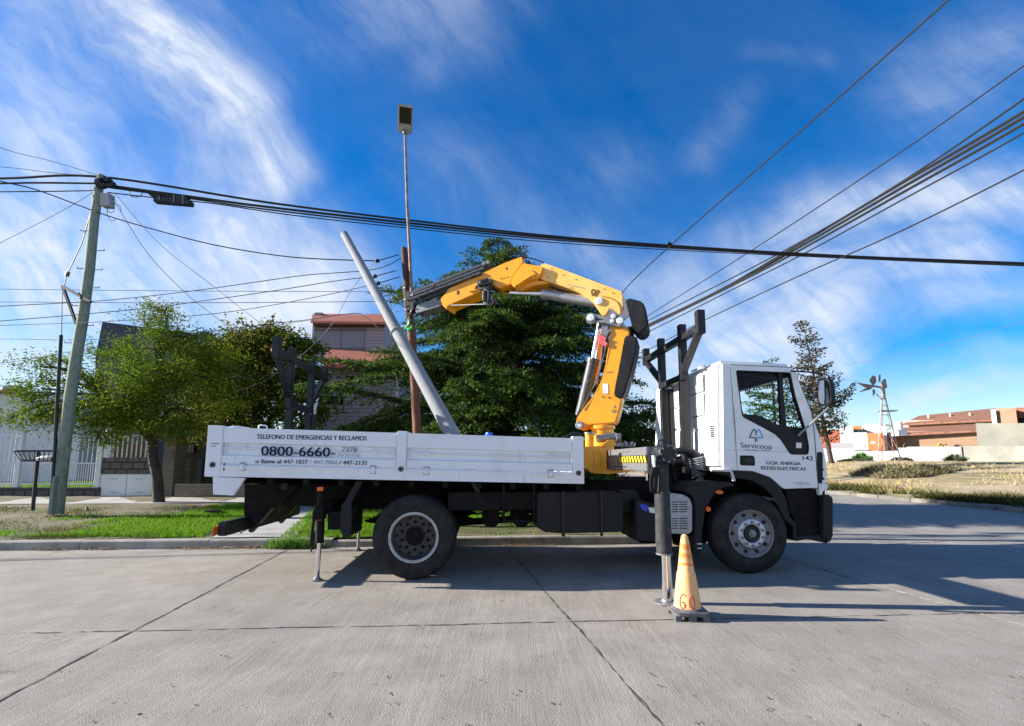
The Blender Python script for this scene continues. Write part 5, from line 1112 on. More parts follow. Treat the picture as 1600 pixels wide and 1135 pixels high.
lob = [(370, 560, 14.8, 50, 36, 1.0, 22), (430, 555, 14.9, 50, 36, 1.0, 24), (475, 575, 15, 30, 40, .9, 14), (350, 615, 14.8, 55, 40, 1.0, 22), (420, 615, 14.6, 55, 45, 1.1, 26), (480, 630, 14.8, 32, 45, .9, 14),
       (330, 665, 14.8, 50, 28, .9, 16), (400, 670, 14.6, 60, 36, 1.0, 20), (460, 690, 14.8, 50, 36, .9, 14), (385, 527, 15, 32, 12, .6, 6), (440, 522, 15, 36, 13, .6, 7), (478, 545, 15, 20, 16, .5, 5)]
_, th_ = broad_tree('garden_tree', bh, fk, lob, LEAFB, 190, .105, 22, 'broad bushy garden tree with reddish leaf patches, behind the tailgate of the truck', asp=.6)
g = np.random.default_rng(4); cc = [P(x, y, Y_) for x, y, Y_ in ((318, 665, 13.7), (300, 672, 13.8), (325, 650, 13.7), (375, 530, 14), (345, 660, 13.6), (430, 545, 13.9), (310, 655, 13.8), (292, 655, 13.9))]
c = np.concatenate([np.array(q)+g.normal(0, .17, (60, 3)) for q in cc]); V = leafquads(c, .10, g, .6); fastmesh('autumn_leaves', V, np.arange(len(V)).reshape(-1, 4), LEAFR, th_)

def conifer(name, base, top, prof, mats, seed, label, group, nlev, nb, tw, sl, sw, droop=.25, rise=.15, trunk_r=.2, start=.12, twist=0, twl=.42, gapf=0, tipf=.35, hj=1.6, dn=.33):
    """prof(h 0..1, azimuth) -> bough length"""
    g = np.random.default_rng(seed); t = thing(name, base, label, 'tree', group); H = top.z-base.z; tb = MB(); ax = top-base
    tb.tube([base-Z*.1]+[base+ax*f for f in (.02, .2, .4, .6, .8, 1)], [trunk_r*1.2, trunk_r, trunk_r*.85, trunk_r*.65, trunk_r*.45, trunk_r*.25, .02], 10)
    C1, D1, M1 = [], [], []
    for i in range(nlev):
        h = start+(1-start)*((i+.5)/nlev)**1.0; k = max(3, int(nb*(1-.55*h)))
        a0 = g.uniform(0, 6.28)
        for j in range(k):
            if g.random() < gapf: continue
            hh = min(.985, h+g.uniform(-.5, .5)/nlev*hj); az = a0+2*math.pi*(j+g.uniform(-.3, .3))/k; ln = prof(hh, az)*g.uniform(.72, 1.08)
            if ln < .12: ln = .12
            o = np.array(base+ax*hh); d = np.array([math.cos(az), math.sin(az), 0.]); side = np.array([-math.sin(az), math.cos(az), 0.])
            bend = g.uniform(-.15, .15); K_ = 7; rise_ = rise*g.uniform(.2, 1.9); droop_ = droop*g.uniform(.6, 1.7)
            P_ = [o+d*ln*q+side*bend*ln*q*q+np.array([0, 0, ln*(rise_*q-droop_*q*q*1.1)]) for q in np.linspace(0, 1, K_)]
            tb.tube(P_, [max(.006, .022*ln*(1-.8*q)) for q in np.linspace(0, 1, K_)], 5, cap=False)
            nt_ = max(4, int(ln*tw))
            for m in range(nt_):
                q = .18+.82*(m+g.random())/nt_; sgn = 1 if m % 2 else -1
                p = np.array(o+d*ln*q+side*bend*ln*q*q+np.array([0, 0, ln*(rise_*q-droop_*q*q*1.1)]))
                tl = min(1.0, twl*(1.15-q)*ln*.55+.22)*g.uniform(.6, 1.15); td = d*.55+side*sgn*.85+np.array([0, 0, g.uniform(-.2, .25)]); td /= np.linalg.norm(td)
                kk = max(3, int(tl/ (sl*dn))); s = (np.arange(kk)+g.random(kk))/kk
                pp = p+td*(s*tl)[:, None]+np.array([0, 0, -1.])*(s*s*tl*.34)[:, None]+g.normal(0, .018, (kk, 3)); C1.append(pp)
                dirs = td*.8+g.normal(0, .45, (kk, 3))+np.array([0, 0, .1]); D1.append(dirs); M1.append((g.random(kk) < tipf*(q**1.5)*(.4+s)).astype(int))
    tb.build('trunk', BARK, t, smooth=60)
    C1 = np.concatenate(C1); D1 = np.concatenate(D1); M1 = np.concatenate(M1); C2, D2 = C1, D1
    n = len(C1); D = D1/np.linalg.norm(D1, axis=1)[:, None]; q = g.normal(0, 1, (n, 3)); q[:, 2] *= .5; q -= D*(q*D).sum(1)[:, None]; q /= np.linalg.norm(q, axis=1)[:, None]
    L_ = sl*g.uniform(.6, 1.3, n)[:, None]; w = sw*g.uniform(.7, 1.3, n)[:, None]; 
    V = np.stack([C1-q*w*.3, C1+D*L_*.5-q*w, C1+D*L_, C1+D*L_*.5+q*w], 1).reshape(-1, 3)
    return fastmesh('crown', V, np.arange(len(V)).reshape(-1, 4), mats, t, mi=M1)
cb0 = P(800, 760, 14.4); cb0.z = .4; ct0 = P(778, 377, 14.4)
def cprof(h, az):
    pr = np.interp(h, [0, .12, .25, .4, .52, .62, .72, .80, .87, .93, 1], [5.4, 5.7, 5.1, 4.6, 4.0, 4.0, 3.8, 2.5, 1.7, 1.05, .25])
    c, s = math.cos(az), math.sin(az); f = ((1.15 if h < .42 else .93) if c < 0 else 1.0); return pr*(f*c*c+.80*s*s)
conifer('cedar_tree', cb0, ct0, cprof, [CED, CEDT], 31, 'large dark green spreading cedar with layered boughs standing behind the truck and crane', None, 25, 17, 21, .115, .0165, droop=.27, rise=.26, trunk_r=.26, start=.08, gapf=.16, tipf=.9, hj=5.0, twl=.5, dn=.22)
fb0 = P(1299, 722, 34); ft0 = P(1254, 502, 34)
def fprof(h, az): return np.interp(h, [0, .2, .32, .45, .6, .75, .88, 1], [.6, 1.5, 2.6, 2.5, 1.7, 1.25, 1.2, .25])*(1 if math.cos(az) > 0 else 1.15)*(.62+.38*math.sin(az*3+h*23))
conifer('sparse_conifer', fb0, ft0, fprof, [CNF, mat('brown_twigs', (.16, .11, .085), .9)], 33, 'sparse half bare grey-green conifer in the vacant lot just right of the truck cab', None, 24, 11, 9, .24, .055, droop=-.30, rise=.12, trunk_r=.16, start=.15, twl=.42, gapf=.12, tipf=.4)
fb1 = P(1213, 722, 30); ft1 = P(1206, 560, 30)
conifer('conifer', fb1, ft1, lambda h, az: np.interp(h, [0, .3, .6, .85, 1], [1.2, 2.0, 1.7, .9, .2]), [CED, CEDT], 35, 'green conifer behind the truck cab, seen mostly through the cab windows', None, 16, 10, 7, .22, .045, droop=.1, rise=.2, trunk_r=.15, start=.12, twl=.42, gapf=.1, tipf=.6)

# ================================================================== POLES AND CABLES
up = thing('utility_pole', P(89, 803, 10.4), 'weathered greenish wooden utility pole with step irons, left of the street tree', 'utility pole')
PX = [(89, 803, 0.118), (100, 700, 0.116), (110, 620, 0.112), (119, 560, 0.108), (130, 495, 0.102), (140, 420, 0.097), (147, 345, 0.091), (155, 292, 0.084), (159, 274, 0.071)]
b = MB(); b.tube([P(x, y, 10.4) for x, y, r_ in PX], [r_ for *_, r_ in PX], 18); b.build('pole', WOODG, up, smooth=60)
r_ = .009
for (x0, x1, y, e) in ((137, 126, 361, 1), (152, 163, 392, 1), (133, 121, 420, 1), (149, 160, 422, 1), (146, 155, 450, 1), (126, 113, 478, 1), (135, 146, 509, 1), (113, 101, 536, 1)):
    b = MB(); b.tube([P(x0, y, 10.4), P(x1, y, 10.4), P(x1, y-2.5, 10.4)], r_, 6); b.build('step_iron', DMET, up)
b = MB(); b.prism([P(x, y, 10.22) for x, y in ((156, 301), (170.5, 302), (171.5, 322), (155.5, 321))], Vector((0, .16, 0))); b.build('junction_box', mat('box_grey', (.33, .34, .34), .6), up, bevel=.01)
b = MB(); b.box(P(166, 283, 10.3), .22, .14, .10); b.tube([P(163, 290, 10.3), P(180, 288, 10.3)], .05, 8); b.tube([P(170, 278, 10.3), P(176, 292, 10.3)], .04, 8); b.lathe(P(158, 287, 10.28), Vector((1, 0, 0)), [(.12, -.06), (.125, 0), (.12, .06)], 16); b.build('pole_clamp', DMET, up, bevel=.005)
g_ = random.Random(8)
for k in range(3):
    b = MB(); cx, cy, rr = (172+k*3, 312+k*10, .10+.03*k); q = P(cx, cy, 10.3)
    b.tube([q+Vector((math.cos(a)*rr, .02*math.sin(a*2), math.sin(a)*rr*1.3)) for a in np.linspace(g_.random(), 5.5, 16)], .006, 5); b.build('loose_wire', CABLE, up)
b = MB(); b.beam(P(97, 447.5, 10.4), P(142, 472, 10.3), .05, .06); b.build('guy_bracket', DMET, up); b = MB(); b.beam(P(98, 448, 10.4), P(120, 508, 10.35), .05, .05); b.build('bracket_strut', DMET, up)
b = MB(); b.tube([P(123, 458, 10.25), P(127, 464, 10.25), P(124, 467, 10.25)], .02, 6); b.build('bracket_bolt', DMET, up)
b = MB(); b.tube([P(148, 312, 10.4), P(128, 380, 10.4), P(107, 425, 10.4)], .012, 5); b.tube([P(107, 425, 10.4), P(104, 432, 10.4)], .04, 8); b.tube([P(104, 432, 10.4), P(100, 447, 10.4), P(97, 460, 10.4), P(96, 527, 10.4)], .011, 5); b.build('guy_wire', CABLEG, up)
b = MB(); b.tube([P(95.5, 524, 10.4), P(90, 620, 10.35), P(85, 720, 10.3), P(79, 804, 10.25)], .034, 10); b.build('cable_pipe', DMET, up)
b = MB(); b.prism([P(x, y, 10.2) for x, y in ((82, 745), (86, 745), (80, 804), (74, 804))], Vector((0, .12, 0))); b.build('support_stump', WOODG, up)
b = MB(); b.prism([P(x, y, 10.35) for x, y in ((103, 699), (111, 700), (104, 720), (101, 716))], Vector((0, .04, 0))); b.build('pole_plate', WOODG, up)
bp_ = thing('lamp_pole', P(655, 800, 9.4), 'brown wooden pole with a charred top carrying a thin rusty arm and flat street lamp', 'street lamp')
b = MB(); b.tube([P(x, y, 9.4) for x, y in ((655, 815), (652, 675), (648, 600), (643, 520), (639, 470))], [.095, .09, .087, .084, .082], 16); b.build('pole', WOODB, bp_, smooth=60)
b = MB(); b.tube([P(x, y, 9.38) for x, y in ((640, 500), (637, 470), (635, 430), (632, 396), (631.5, 388))], [.086, .08, .076, .07, .062], 14); b.build('charred_top', WOODD, bp_, smooth=60)
b = MB(); b.tube([P(x, y, 9.25) for x, y in ((644, 470), (642.5, 446), (639.5, 382), (636.3, 324), (633.6, 240), (632.6, 210))], [.032, .032, .030, .028, .026, .025], 10); b.build('lamp_arm', mat('rusty_arm', (.20, .09, .06), .7, col2=(.32, .27, .25), scale=8), bp_)
lh = P(632.5, 206, 9.25); fd = Vector((-lh.x, -lh.y, 0)).normalized(); fd = (fd+Z*.30).normalized(); sx_ = fd.cross(Z).normalized(); un = sx_.cross(fd); un = -un if un.z < 0 else un
b = MB(); b.tube([lh-Z*.06, lh+Z*.06], .045, 12); b.build('lamp_socket', GREY, bp_)
b = MB(); b.box(lh+fd*.22+Z*.06, .30, .64, .07, (sx_, fd, un)); b.build('lamp_head', mat('lamp_grey', (.42, .43, .43), .45), bp_, bevel=.025)
b = MB(); b.box(lh+fd*.33+Z*.06-un*.038, .235, .36, .012, (sx_, fd, un)); b.build('lamp_glass', mat('lamp_lens', (.035, .03, .025), .5, spec=.2, col2=(.06, .05, .04), scale=60), bp_, bevel=.004)
for i, (x, y) in enumerate(((590, 408), (586, 432), (591, 443))):
    b = MB(); c_ = P(x, y, 9.5); d_ = (P(631, y-(12 if i < 2 else 12), 9.4)-c_).normalized(); b.lathe(c_-d_*.04, d_, [(0, 0), (.03, 0), (.045, .02), (.02, .03), (.045, .05), (.045, .06), (.02, .08), (0, .09)], 12); b.tube([c_, c_+d_*.48], .010, 5); b.build('insulator', DMET, bp_)
for k, (y, w) in enumerate(((452, .1), (470, .09), (486, .11))):
    b = MB(); b.lathe(P(637+k*1.0, y, 9.38), Z, [(.086, -.015), (.096, -.01), (.096, .01), (.086, .015)], 16); b.build('pole_band', DMET, bp_)
def cable(pts, r, label, m=None, name='cable', group=None, cat='cable', n=10):
    """pts: (px, py, Y)"""
    q = [P(*p) for p in pts]                                # lines run on past the frame
    sq = spline(q, n)
    if pts[-1][0] > 1610: d_ = sq[-1]-sq[-3]; d_.z *= .5; sq.append(sq[-1]+d_.normalized()*26)
    if pts[0][0] < -100: d_ = sq[0]-sq[2]; d_.z *= .3; sq.insert(0, sq[0]+d_.normalized()*22)
    b = MB(); b.tube(sq, r, 5); return b.build(name, m or CABLE, None, smooth=60, label=label, cat=cat, group=group)
# trunk line over the street, pole to pole
cable([(-200, 278, 10), (0, 279, 10.2), (160, 277, 10.4), (420, 317, 11), (640, 344.5, 12), (850, 368, 13), (1050, 384, 14), (1300, 399, 15.2), (1600, 411, 16.5), (1900, 421, 18)], .028, 'topmost thick black cable crossing the whole street from the wooden pole to the right edge')
cable([(168, 290, 10.4), (300, 308, 10.7), (420, 324, 11), (640, 349, 12), (850, 371, 13), (1050, 386, 14), (1300, 401, 15.2), (1600, 413, 16.5), (1900, 422, 18)], .030, 'thick black cable just under the topmost one, running through the black splice box')
cable([(168, 293, 10.42), (300, 311, 10.7), (420, 328, 11), (640, 353, 12.1), (850, 374, 13), (1050, 388, 14), (1300, 402, 15.2), (1600, 415, 16.4), (1900, 424, 18)], .020, 'thinner black cable third from the top of the line across the street')
cable([(168, 301, 10.45), (230, 308, 10.6), (330, 318, 10.9), (460, 337, 11.3), (640, 357, 12.1), (850, 378, 13), (1050, 391, 14), (1300, 403, 15.1), (1600, 416, 16.3), (1900, 426, 18)], .014, 'lowest and thinnest black cable of the line across the street')
sbx = MB(); sbx.prism([P(x, y, 10.62) for x, y in ((225, 296.5), (292, 304.5), (292, 311), (298, 313.5), (297.5, 320), (239, 315), (239, 309), (232, 304))], Vector((0, .14, 0)))
sb_ = sbx.build('splice_box', DMET, None, bevel=.01, label='black ribbed splice box hanging on the cable right of the wooden pole', cat='splice box')
for (x, y) in ((248, 306), (271, 309), (285, 312)):
    b = MB(); b.prism([P(x, y-7, 10.61), P(x+1.6, y-7, 10.61), P(x+1.6, y+7, 10.61), P(x, y+7, 10.61)], Vector((0, -.006, 0))); b.build('box_band', GREY, sb_)
b = MB(); q = P(212, 302, 10.5); b.tube([q+Vector((math.cos(a)*.16, 0, math.sin(a)*.10)) for a in np.linspace(0, 6.2, 22)], .009, 5); b.build('cable_loop', CABLE, None, label='small coil of black cable between the wooden pole and the splice box', cat='cable')
for a_ in (([(-200, 292, 9.6), (0, 287, 10), (60, 286, 10.2), (155, 287, 10.4)], .022, 'short thick black cable reaching the wooden pole from the left, second from its top'),
           ([(-200, 303, 9.6), (0, 300, 10), (70, 299.5, 10.2), (150, 298, 10.4)], .013, 'black cable reaching the wooden pole from the left, lowest of the three level ones'),
           ([(-200, 150, 6), (0, 231, 9), (80, 252, 9.8), (157, 275, 10.4)], .006, 'thin wire slanting down from the upper left edge to the top of the wooden pole'),
           ([(-200, 248, 9), (0, 261, 10), (80, 270, 10.2), (155, 277, 10.4)], .006, 'thin wire meeting the pole top from the left, just above the thick cable'),
           ([(-200, 480, 12), (0, 380, 11), (100, 328, 10.6), (145, 301, 10.4)], .006, 'thin wire climbing from the left edge up to the wooden pole'),
           ([(172, 303, 10.4), (230, 395, 11.2), (290, 458, 12.2), (345, 502, 13), (460, 590, 16)], .007, 'left one of two thin wires dropping from the pole top to the garden tree'),
           ([(180, 303, 10.4), (250, 382, 11.2), (330, 445, 12.2), (400, 500, 13), (470, 550, 15)], .006, 'right one of two thin wires dropping from the pole top to the garden tree'),
           ([(-200, 448, 12), (0, 452, 12), (300, 455, 12.5), (560, 456, 13), (800, 457, 14)], .008, 'level wire behind the wooden pole at the height of its guy bracket'),
           ([(-200, 470, 14), (0, 472, 14), (300, 473.5, 14), (640, 471, 14)], .010, 'level wire passing behind the wooden pole just above the street tree'),
           ([(-200, 492, 9), (0, 479, 9.6), (160, 470, 10), (300, 455, 10), (400, 441, 9.9), (480, 430, 9.8), (586, 421, 9.6), (632, 400, 9.4)], .009, 'wire rising to the right to the highest insulator beside the charred pole'),
           ([(-200, 515, 9), (0, 502, 9.6), (220, 483, 10), (320, 470, 10), (420, 456, 9.9), (520, 440, 9.7), (586, 432, 9.5)], .009, 'wire rising to the right to the middle insulator beside the charred pole'),
           ([(-200, 519, 9.5), (0, 509, 10), (160, 503, 10), (320, 492, 10.2), (420, 478, 10), (520, 459, 9.8), (591, 443, 9.5)], .008, 'wire rising to the right to the lowest insulator beside the charred pole'),
           ([(-200, 532, 12), (0, 530, 12), (150, 531, 12.2), (330, 520, 12.4), (500, 499, 12), (625, 487, 9.6)], .007, 'low wire running above the street tree to the crane tip'),
           ([(-200, 585, 12), (0, 568, 12), (105, 551, 12), (300, 522, 12.5), (410, 508, 12.7), (480, 500, 12.8), (552, 490, 12.8), (570, 495, 12.6), (590, 512, 12.2)], .010, 'thick low cable rising from the left edge over the red roof and bending down'),
           ([(360, 613, 12), (395, 603, 12), (425, 588, 12), (480, 548, 12), (520, 505, 12), (548, 455, 10.5), (586, 408, 9.6)], .006, 'thin wire climbing in front of the garden tree to the top insulator'),
           ([(-200, 200, 6), (-60, 262, 7.5), (0, 283, 8.5), (60, 298, 9.6), (158, 334, 10.4), (230, 356, 10.4), (330, 382, 10.2), (430, 399, 9.9), (500, 405, 9.7), (588, 408, 9.5)], .013, 'sagging black cable from the wooden pole to the highest insulator of the charred pole')):
    cable(a_[0], a_[1], a_[2], CABLE if a_[1] > .0085 else CABLEG)
# the line that comes overhead from behind the crane to the upper right
def ocable(pts, r, label, m=None): cable(pts, r, label, m)
ocable([(953, 529, 28.4), (953, 492, 20), (978, 451, 16), (1052, 380, 13.2), (1200, 250, 10), (1350, 118, 8), (1480, 2, 6.6), (1620, -125, 5.6)], .017, 'single dark cable climbing steeply to the top edge right of the crane')
ocable([(953, 531, 28.5), (1015, 492, 24), (1180, 388, 17), (1400, 243, 12.5), (1600, 103, 10), (1750, -5, 8.6)], .019, 'upper thin cable of the line that climbs to the right edge')
ocable([(953, 533, 28.5), (1015, 500, 25), (1220, 395, 17), (1400, 290, 13), (1600, 155, 10.2), (1750, 45, 8.8)], .027, 'black cable above the thick bundle that climbs to the right edge')
for k, dy in enumerate((0, 4, 9)):
    cable([(953, 536+dy*.3, 28.5), (1012, 508+dy*.4, 25), (1120, 456+dy*.5-k*1, 20), (1220, 401+dy*.5+(k-1)*2, 17), (1400, 292+dy+k*3, 13), (1600, 175+dy*2.1, 10.3), (1760, 69+dy*2.6, 8.6)], (.044, .046, .040)[k], 'thick black cable twisted into the bundle that climbs to the right edge', group='cables twisted into the climbing bundle')
ocable([(953, 543, 28.5), (1000, 525, 25), (1150, 450, 19), (1250, 400, 16), (1400, 318, 12.8), (1600, 208, 10.3), (1760, 108, 8.6)], .024, 'thin cable just below the thick bundle that climbs to the right edge')
ocable([(953, 560, 28.5), (1000, 552, 25), (1100, 501, 20), (1250, 431, 15.5), (1400, 365, 12.6), (1600, 266, 10.3), (1760, 180, 8.6)], .021, 'lowest cable of the climbing line, passing behind the front pole rack')
ocable([(1320, 571, 60), (1420, 553, 50), (1500, 532, 42), (1600, 502, 34), (1720, 460, 27)], .02, 'faint thin wire above the windmill at the right edge', CABLEG)
q = P(953, 700, 28.7); q.z = 0; fp = thing('utility_pole', q, 'far utility pole hidden behind the crane mast where the climbing cables end', 'utility pole')
b = MB(); b.tube([q, Vector((q.x, q.y, P(953, 524, 28.7).z))], [.16, .11], 12); b.build('pole', WOODG, fp)
b = MB(); b.box(P(953, 534, 28.6), .9, .12, .12); b.build('crossarm', WOODG, fp)
b = MB(); b.lathe(P(1046, 381, 13.3), Vector((1, .3, -.3)), [(0, -.06), (.04, -.06), (.05, 0), (.04, .06), (0, .06)], 10); b.build('cable_clamp', DMET, None, label='small black clamp where the steep single cable meets the cables across the street', cat='clamp')

# ================================================================== HOUSES AND FENCE ON THE LEFT
PLASTER = mat('white_plaster', (.72, .73, .76), .9, col2=(.62, .62, .63), scale=1.2)
def brick(name, c1, c2, mortar, sx=.22, sy=.075, rot=None, rough=.9, bumpk=.4):
    m = bpy.data.materials.new(name); m.use_nodes = True; n = m.node_tree; b = n.nodes['Principled BSDF']; ge = n.nodes.new('ShaderNodeNewGeometry'); s = n.nodes.new('ShaderNodeSeparateXYZ'); n.links.new(ge.outputs['Position'], s.inputs[0])
    ad = n.nodes.new('ShaderNodeMath'); ad.operation = 'ADD'; n.links.new(s.outputs[0], ad.inputs[0]); n.links.new(s.outputs[1], ad.inputs[1]); c = n.nodes.new('ShaderNodeCombineXYZ'); n.links.new(ad.outputs[0], c.inputs[0]); n.links.new(s.outputs[2], c.inputs[1])
    t = n.nodes.new('ShaderNodeTexBrick'); n.links.new(c.outputs[0], t.inputs[0]); t.inputs['Scale'].default_value = 1; t.inputs['Brick Width'].default_value = sx; t.inputs['Row Height'].default_value = sy; t.inputs['Mortar Size'].default_value = sy*.13
    for k, q in (('Color1', c1), ('Color2', c2), ('Mortar', mortar)): t.inputs[k].default_value = (*q, 1)
    n.links.new(t.outputs[0], b.inputs['Base Color']); b.inputs['Roughness'].default_value = rough
    bp = n.nodes.new('ShaderNodeBump'); bp.inputs['Strength'].default_value = bumpk; bp.inputs['Distance'].default_value = .01; bp.invert = True; n.links.new(t.outputs['Fac'], bp.inputs['Height']); n.links.new(bp.outputs[0], b.inputs['Normal']); return m
BRK = brick('beige_brick', (.24, .20, .16), (.19, .16, .13), (.12, .10, .085)); STONE = brick('dark_stone', (.11, .09, .085), (.16, .13, .12), (.05, .045, .04), .34, .20); SIDE = brick('grey_siding', (.40, .345, .36), (.365, .315, .335), (.24, .21, .22), 3.0, .15)
TILE = brick('red_roof_tile', (.36, .085, .05), (.28, .065, .04), (.16, .06, .04), .20, .12, bumpk=.9); TILEB = brick('brown_roof_tile', (.28, .13, .075), (.23, .105, .065), (.12, .06, .04), .5, .28, bumpk=.8)
DARKG = mat('dark_window', (.02, .025, .03), .15); NAVYW = mat('navy_cladding', (.018, .026, .05), .6, col2=(.03, .04, .07), scale=1)
WMET = mat('white_metal', (.74, .75, .77), .45)
def bxa(name, x0, y0, x1, y1, Y, dep, m, parent=None, bevel=0, xr=1450, **k):   # same, on a front turned towards the left: its right end is nearer
    Ya, Yb = Y*(1-.0008*(x0-xr)), Y*(1-.0008*(x1-xr)); n_ = Vector((.55, .84, 0))
    b = MB(); a0, a1, c0, c1 = P(x0, y1, Ya), P(x0, y0, Ya), P(x1, y1, Yb), P(x1, y0, Yb); zl, zh = (a0.z+c0.z)/2, (a1.z+c1.z)/2
    b.prism([Vector((a0.x, a0.y, zl)), Vector((c0.x, c0.y, zl)), Vector((c0.x, c0.y, c1.z)), Vector((a0.x, a0.y, a1.z))], n_*dep); return b.build(name, m, parent, bevel=bevel, **k)
def bx(name, x0, y0, x1, y1, Y, dep, m, parent=None, bevel=0, **k):     # a wall or block: front face fills the photo rectangle at distance Y
    a, c = P(x0, y1, Y), P(x1, y0, Y); cx = (P(x0, y0, Y).x+a.x)/2; dx = (P(x1, y0, Y).x+P(x1, y1, Y).x)/2
    b = MB(); b.box(((cx+dx)/2, Y+dep/2, (a.z+c.z)/2), dx-cx, dep, c.z-a.z); return b.build(name, m, parent, bevel=bevel, **k)
def poly(name, pts, off, m, parent=None, bevel=0, **k):
    b = MB(); b.prism([P(*p) for p in pts], Vector(off)); return b.build(name, m, parent, bevel=bevel, **k)
wh = thing('white_house', P(40, 740, 18.5), 'plain white walled house behind the white railing at the left edge', 'house')
bx('wall', -320, 613, 126, 755, 18.5, 7, PLASTER, wh); poly('roof', [(-320, 609, 18.3), (24, 609, 18.3), (27, 614, 18.3), (-320, 614, 18.3)], (0, 5, .0), TILE, wh)
bx('chimney', 4, 602.5, 20, 610, 19, .6, STEEL, wh)
for x in (48, 88): bx('shutter', x, 640, x+26, 668, 18.47, .05, mat('white_shutter', (.60, .61, .64), .7) if x == 48 else bpy.data.materials['white_shutter'], wh)
nb = thing('navy_building', P(220, 740, 20), 'dark navy box shaped building behind the street tree', 'building')
poly('upper_wall', [(149, 558, 20), (160, 503, 20), (330, 524, 20), (336, 690, 20), (149, 690, 20)], (0, 4, 0), NAVYW, nb)
bx('lower_wall', 126, 672, 262, 750, 19.6, 3, NAVYW, nb); bx('window', 131, 676, 154, 711, 19.5, .06, DARKG, nb); bx('window', 178, 672, 232, 700, 19.5, .06, DARKG, nb)
bx('timber_fence', 176, 693, 238, 720, 15.6, .1, mat('stained_timber', (.15, .08, .04), .8, col2=(.10, .06, .035), scale=3), None, label='low brown timber fence behind the stone band between railing and street tree', cat='fence')
# white railing on its stone plinth
FY = 14.0
fe = thing('railing_fence', P(90, 779, FY), 'white metal railing with tall thin bars on a dark stone plinth at the left', 'fence')
bx('plinth', -330, 762, 157, 780, FY-.05, .25, STONE, fe, bevel=.01)
for (x0, x1) in ((33.8, 26.2), (160, 152.6), (-95, -104)):
    b = MB(); a, c = P(x1, 762, FY), P(x0, 674, FY); b.box(((a.x+c.x)/2, FY+.03, (a.z+c.z)/2), .135, .12, c.z-a.z); b.build('post', WMET, fe, bevel=.006)
b = MB(); z1 = P(90, 679, FY).z; z2 = P(90, 757, FY).z; z3 = P(90, 724, FY).z; X0, X1 = P(-320, 700, FY).x, P(154, 700, FY).x
for z in (z1-.05, z2, z3): 
    b = MB(); b.box(((X0+X1)/2, FY+.03, z), X1-X0, .03, .03); b.build('rail', WMET, fe)
x = X0; i = 0
nbars = int((X1-X0)/.068); bars = []
for i in range(nbars):
    xx = X0+(i+.5)*.068; tall = i % 2 == 0
    bars.append((xx, tall))
vis = [q for q in bars if q[0] > P(-6, 700, FY).x]; hid = [q for q in bars if q[0] <= P(-6, 700, FY).x]
for xx, tall in vis[:100]:
    b = MB(); zt_ = z1+.05 if tall else z3+.0; b.box((xx, FY+.03, (zt_+z2)/2), .013, .013, zt_-z2); b.build('bar', WMET, fe)
b = MB()
for xx, tall in hid: zt_ = z1+.05 if tall else z3; b.box((xx, FY+.03, (zt_+z2)/2), .013, .013, zt_-z2)
b.build('bars', WMET, fe, kind='stuff')
ga = thing('meter_cabinet', P(198, 779, FY), 'white double cabinet doors set under a dark stone band with short railing on top', 'cabinet')
bx('stone_band', 158.5, 715.5, 239, 741, FY-.02, .3, STONE, ga, bevel=.01); bx('frame', 157, 741, 239, 779, FY, .25, PLASTER, ga)
for (x0, x1) in ((158, 196.5), (197.3, 237)):
    d_ = bx('door', x0, 742, x1, 778, FY-.04, .035, WMET, ga, bevel=.006)
    for y in (748, 769): bx('door_slot', x0+14, y, x0+26, y+1.2, FY-.046, .01, mat('slot_grey', (.4, .4, .42), .7) if 'slot_grey' not in bpy.data.materials else bpy.data.materials['slot_grey'], d_)
for k in range(9): x = 176+k*7.3; bx('bar', x, 678+.3*k, x+1.6, 716, FY+.02, .02, WMET, ga)
bx('rail', 172, 681, 238, 683, FY+.03, .03, WMET, ga); bx('post', 163, 677, 173, 716, FY, .14, WMET, ga)
lp_ = thing('garden_lantern', P(169.5, 680, FY+.06), 'small white garden lantern on top of the railing post beside the cabinet', 'lantern')
b = MB(); c_ = P(169.5, 677, FY+.06); b.lathe(c_, Z, [(0, 0), (.06, 0), (.08, .16), (.0, .16)], 6); b.build('lantern_glass', mat('lantern_glass', (.6, .62, .62), .3), lp_); b = MB(); b.lathe(c_, Z, [(.12, .15), (.09, .2), (.04, .24), (0, .3)], 6); b.build('lantern_cap', WMET, lp_)
# brick front with low wall
bf = thing('porch', P(330, 779, 14.2), 'beige brick pillar and low planter wall before a dark porch, behind the truck tail', 'porch')
bx('pillar', 253, 681, 272, 779, 13.9, .5, BRK, bf, bevel=.01); bx('pillar_cap', 250, 678, 276, 682, 13.85, .6, PATH, bf, bevel=.01); bx('panel', 256, 704, 270, 716, 13.87, .05, mat('slate_panel', (.14, .13, .13), .7), bf)
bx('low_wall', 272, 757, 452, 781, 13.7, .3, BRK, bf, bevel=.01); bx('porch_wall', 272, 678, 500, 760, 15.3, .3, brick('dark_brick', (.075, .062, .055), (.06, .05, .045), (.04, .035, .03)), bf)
bx('recess', 274, 716, 296, 757, 14.6, .3, BRK, bf); bx('porch_door', 295, 719, 314, 758, 15.15, .1, mat('door_grey', (.12, .125, .14), .6), bf, bevel=.005); bx('meter_box', 291, 694, 303, 708, 15.2, .1, DARKG, bf)
b = MB(); b.tube([P(260, 678, 14.1), P(262, 600, 14.1)], .02, 8); b.build('pipe', STEEL, bf)
gw = bx('garden_wall', 455, 745, 1010, 782, 14.3, .25, brick('shade_brick', (.08, .07, .06), (.06, .055, .05), (.04, .035, .03)), None, label='low dark garden wall under the cedar, seen beneath the truck', cat='wall')
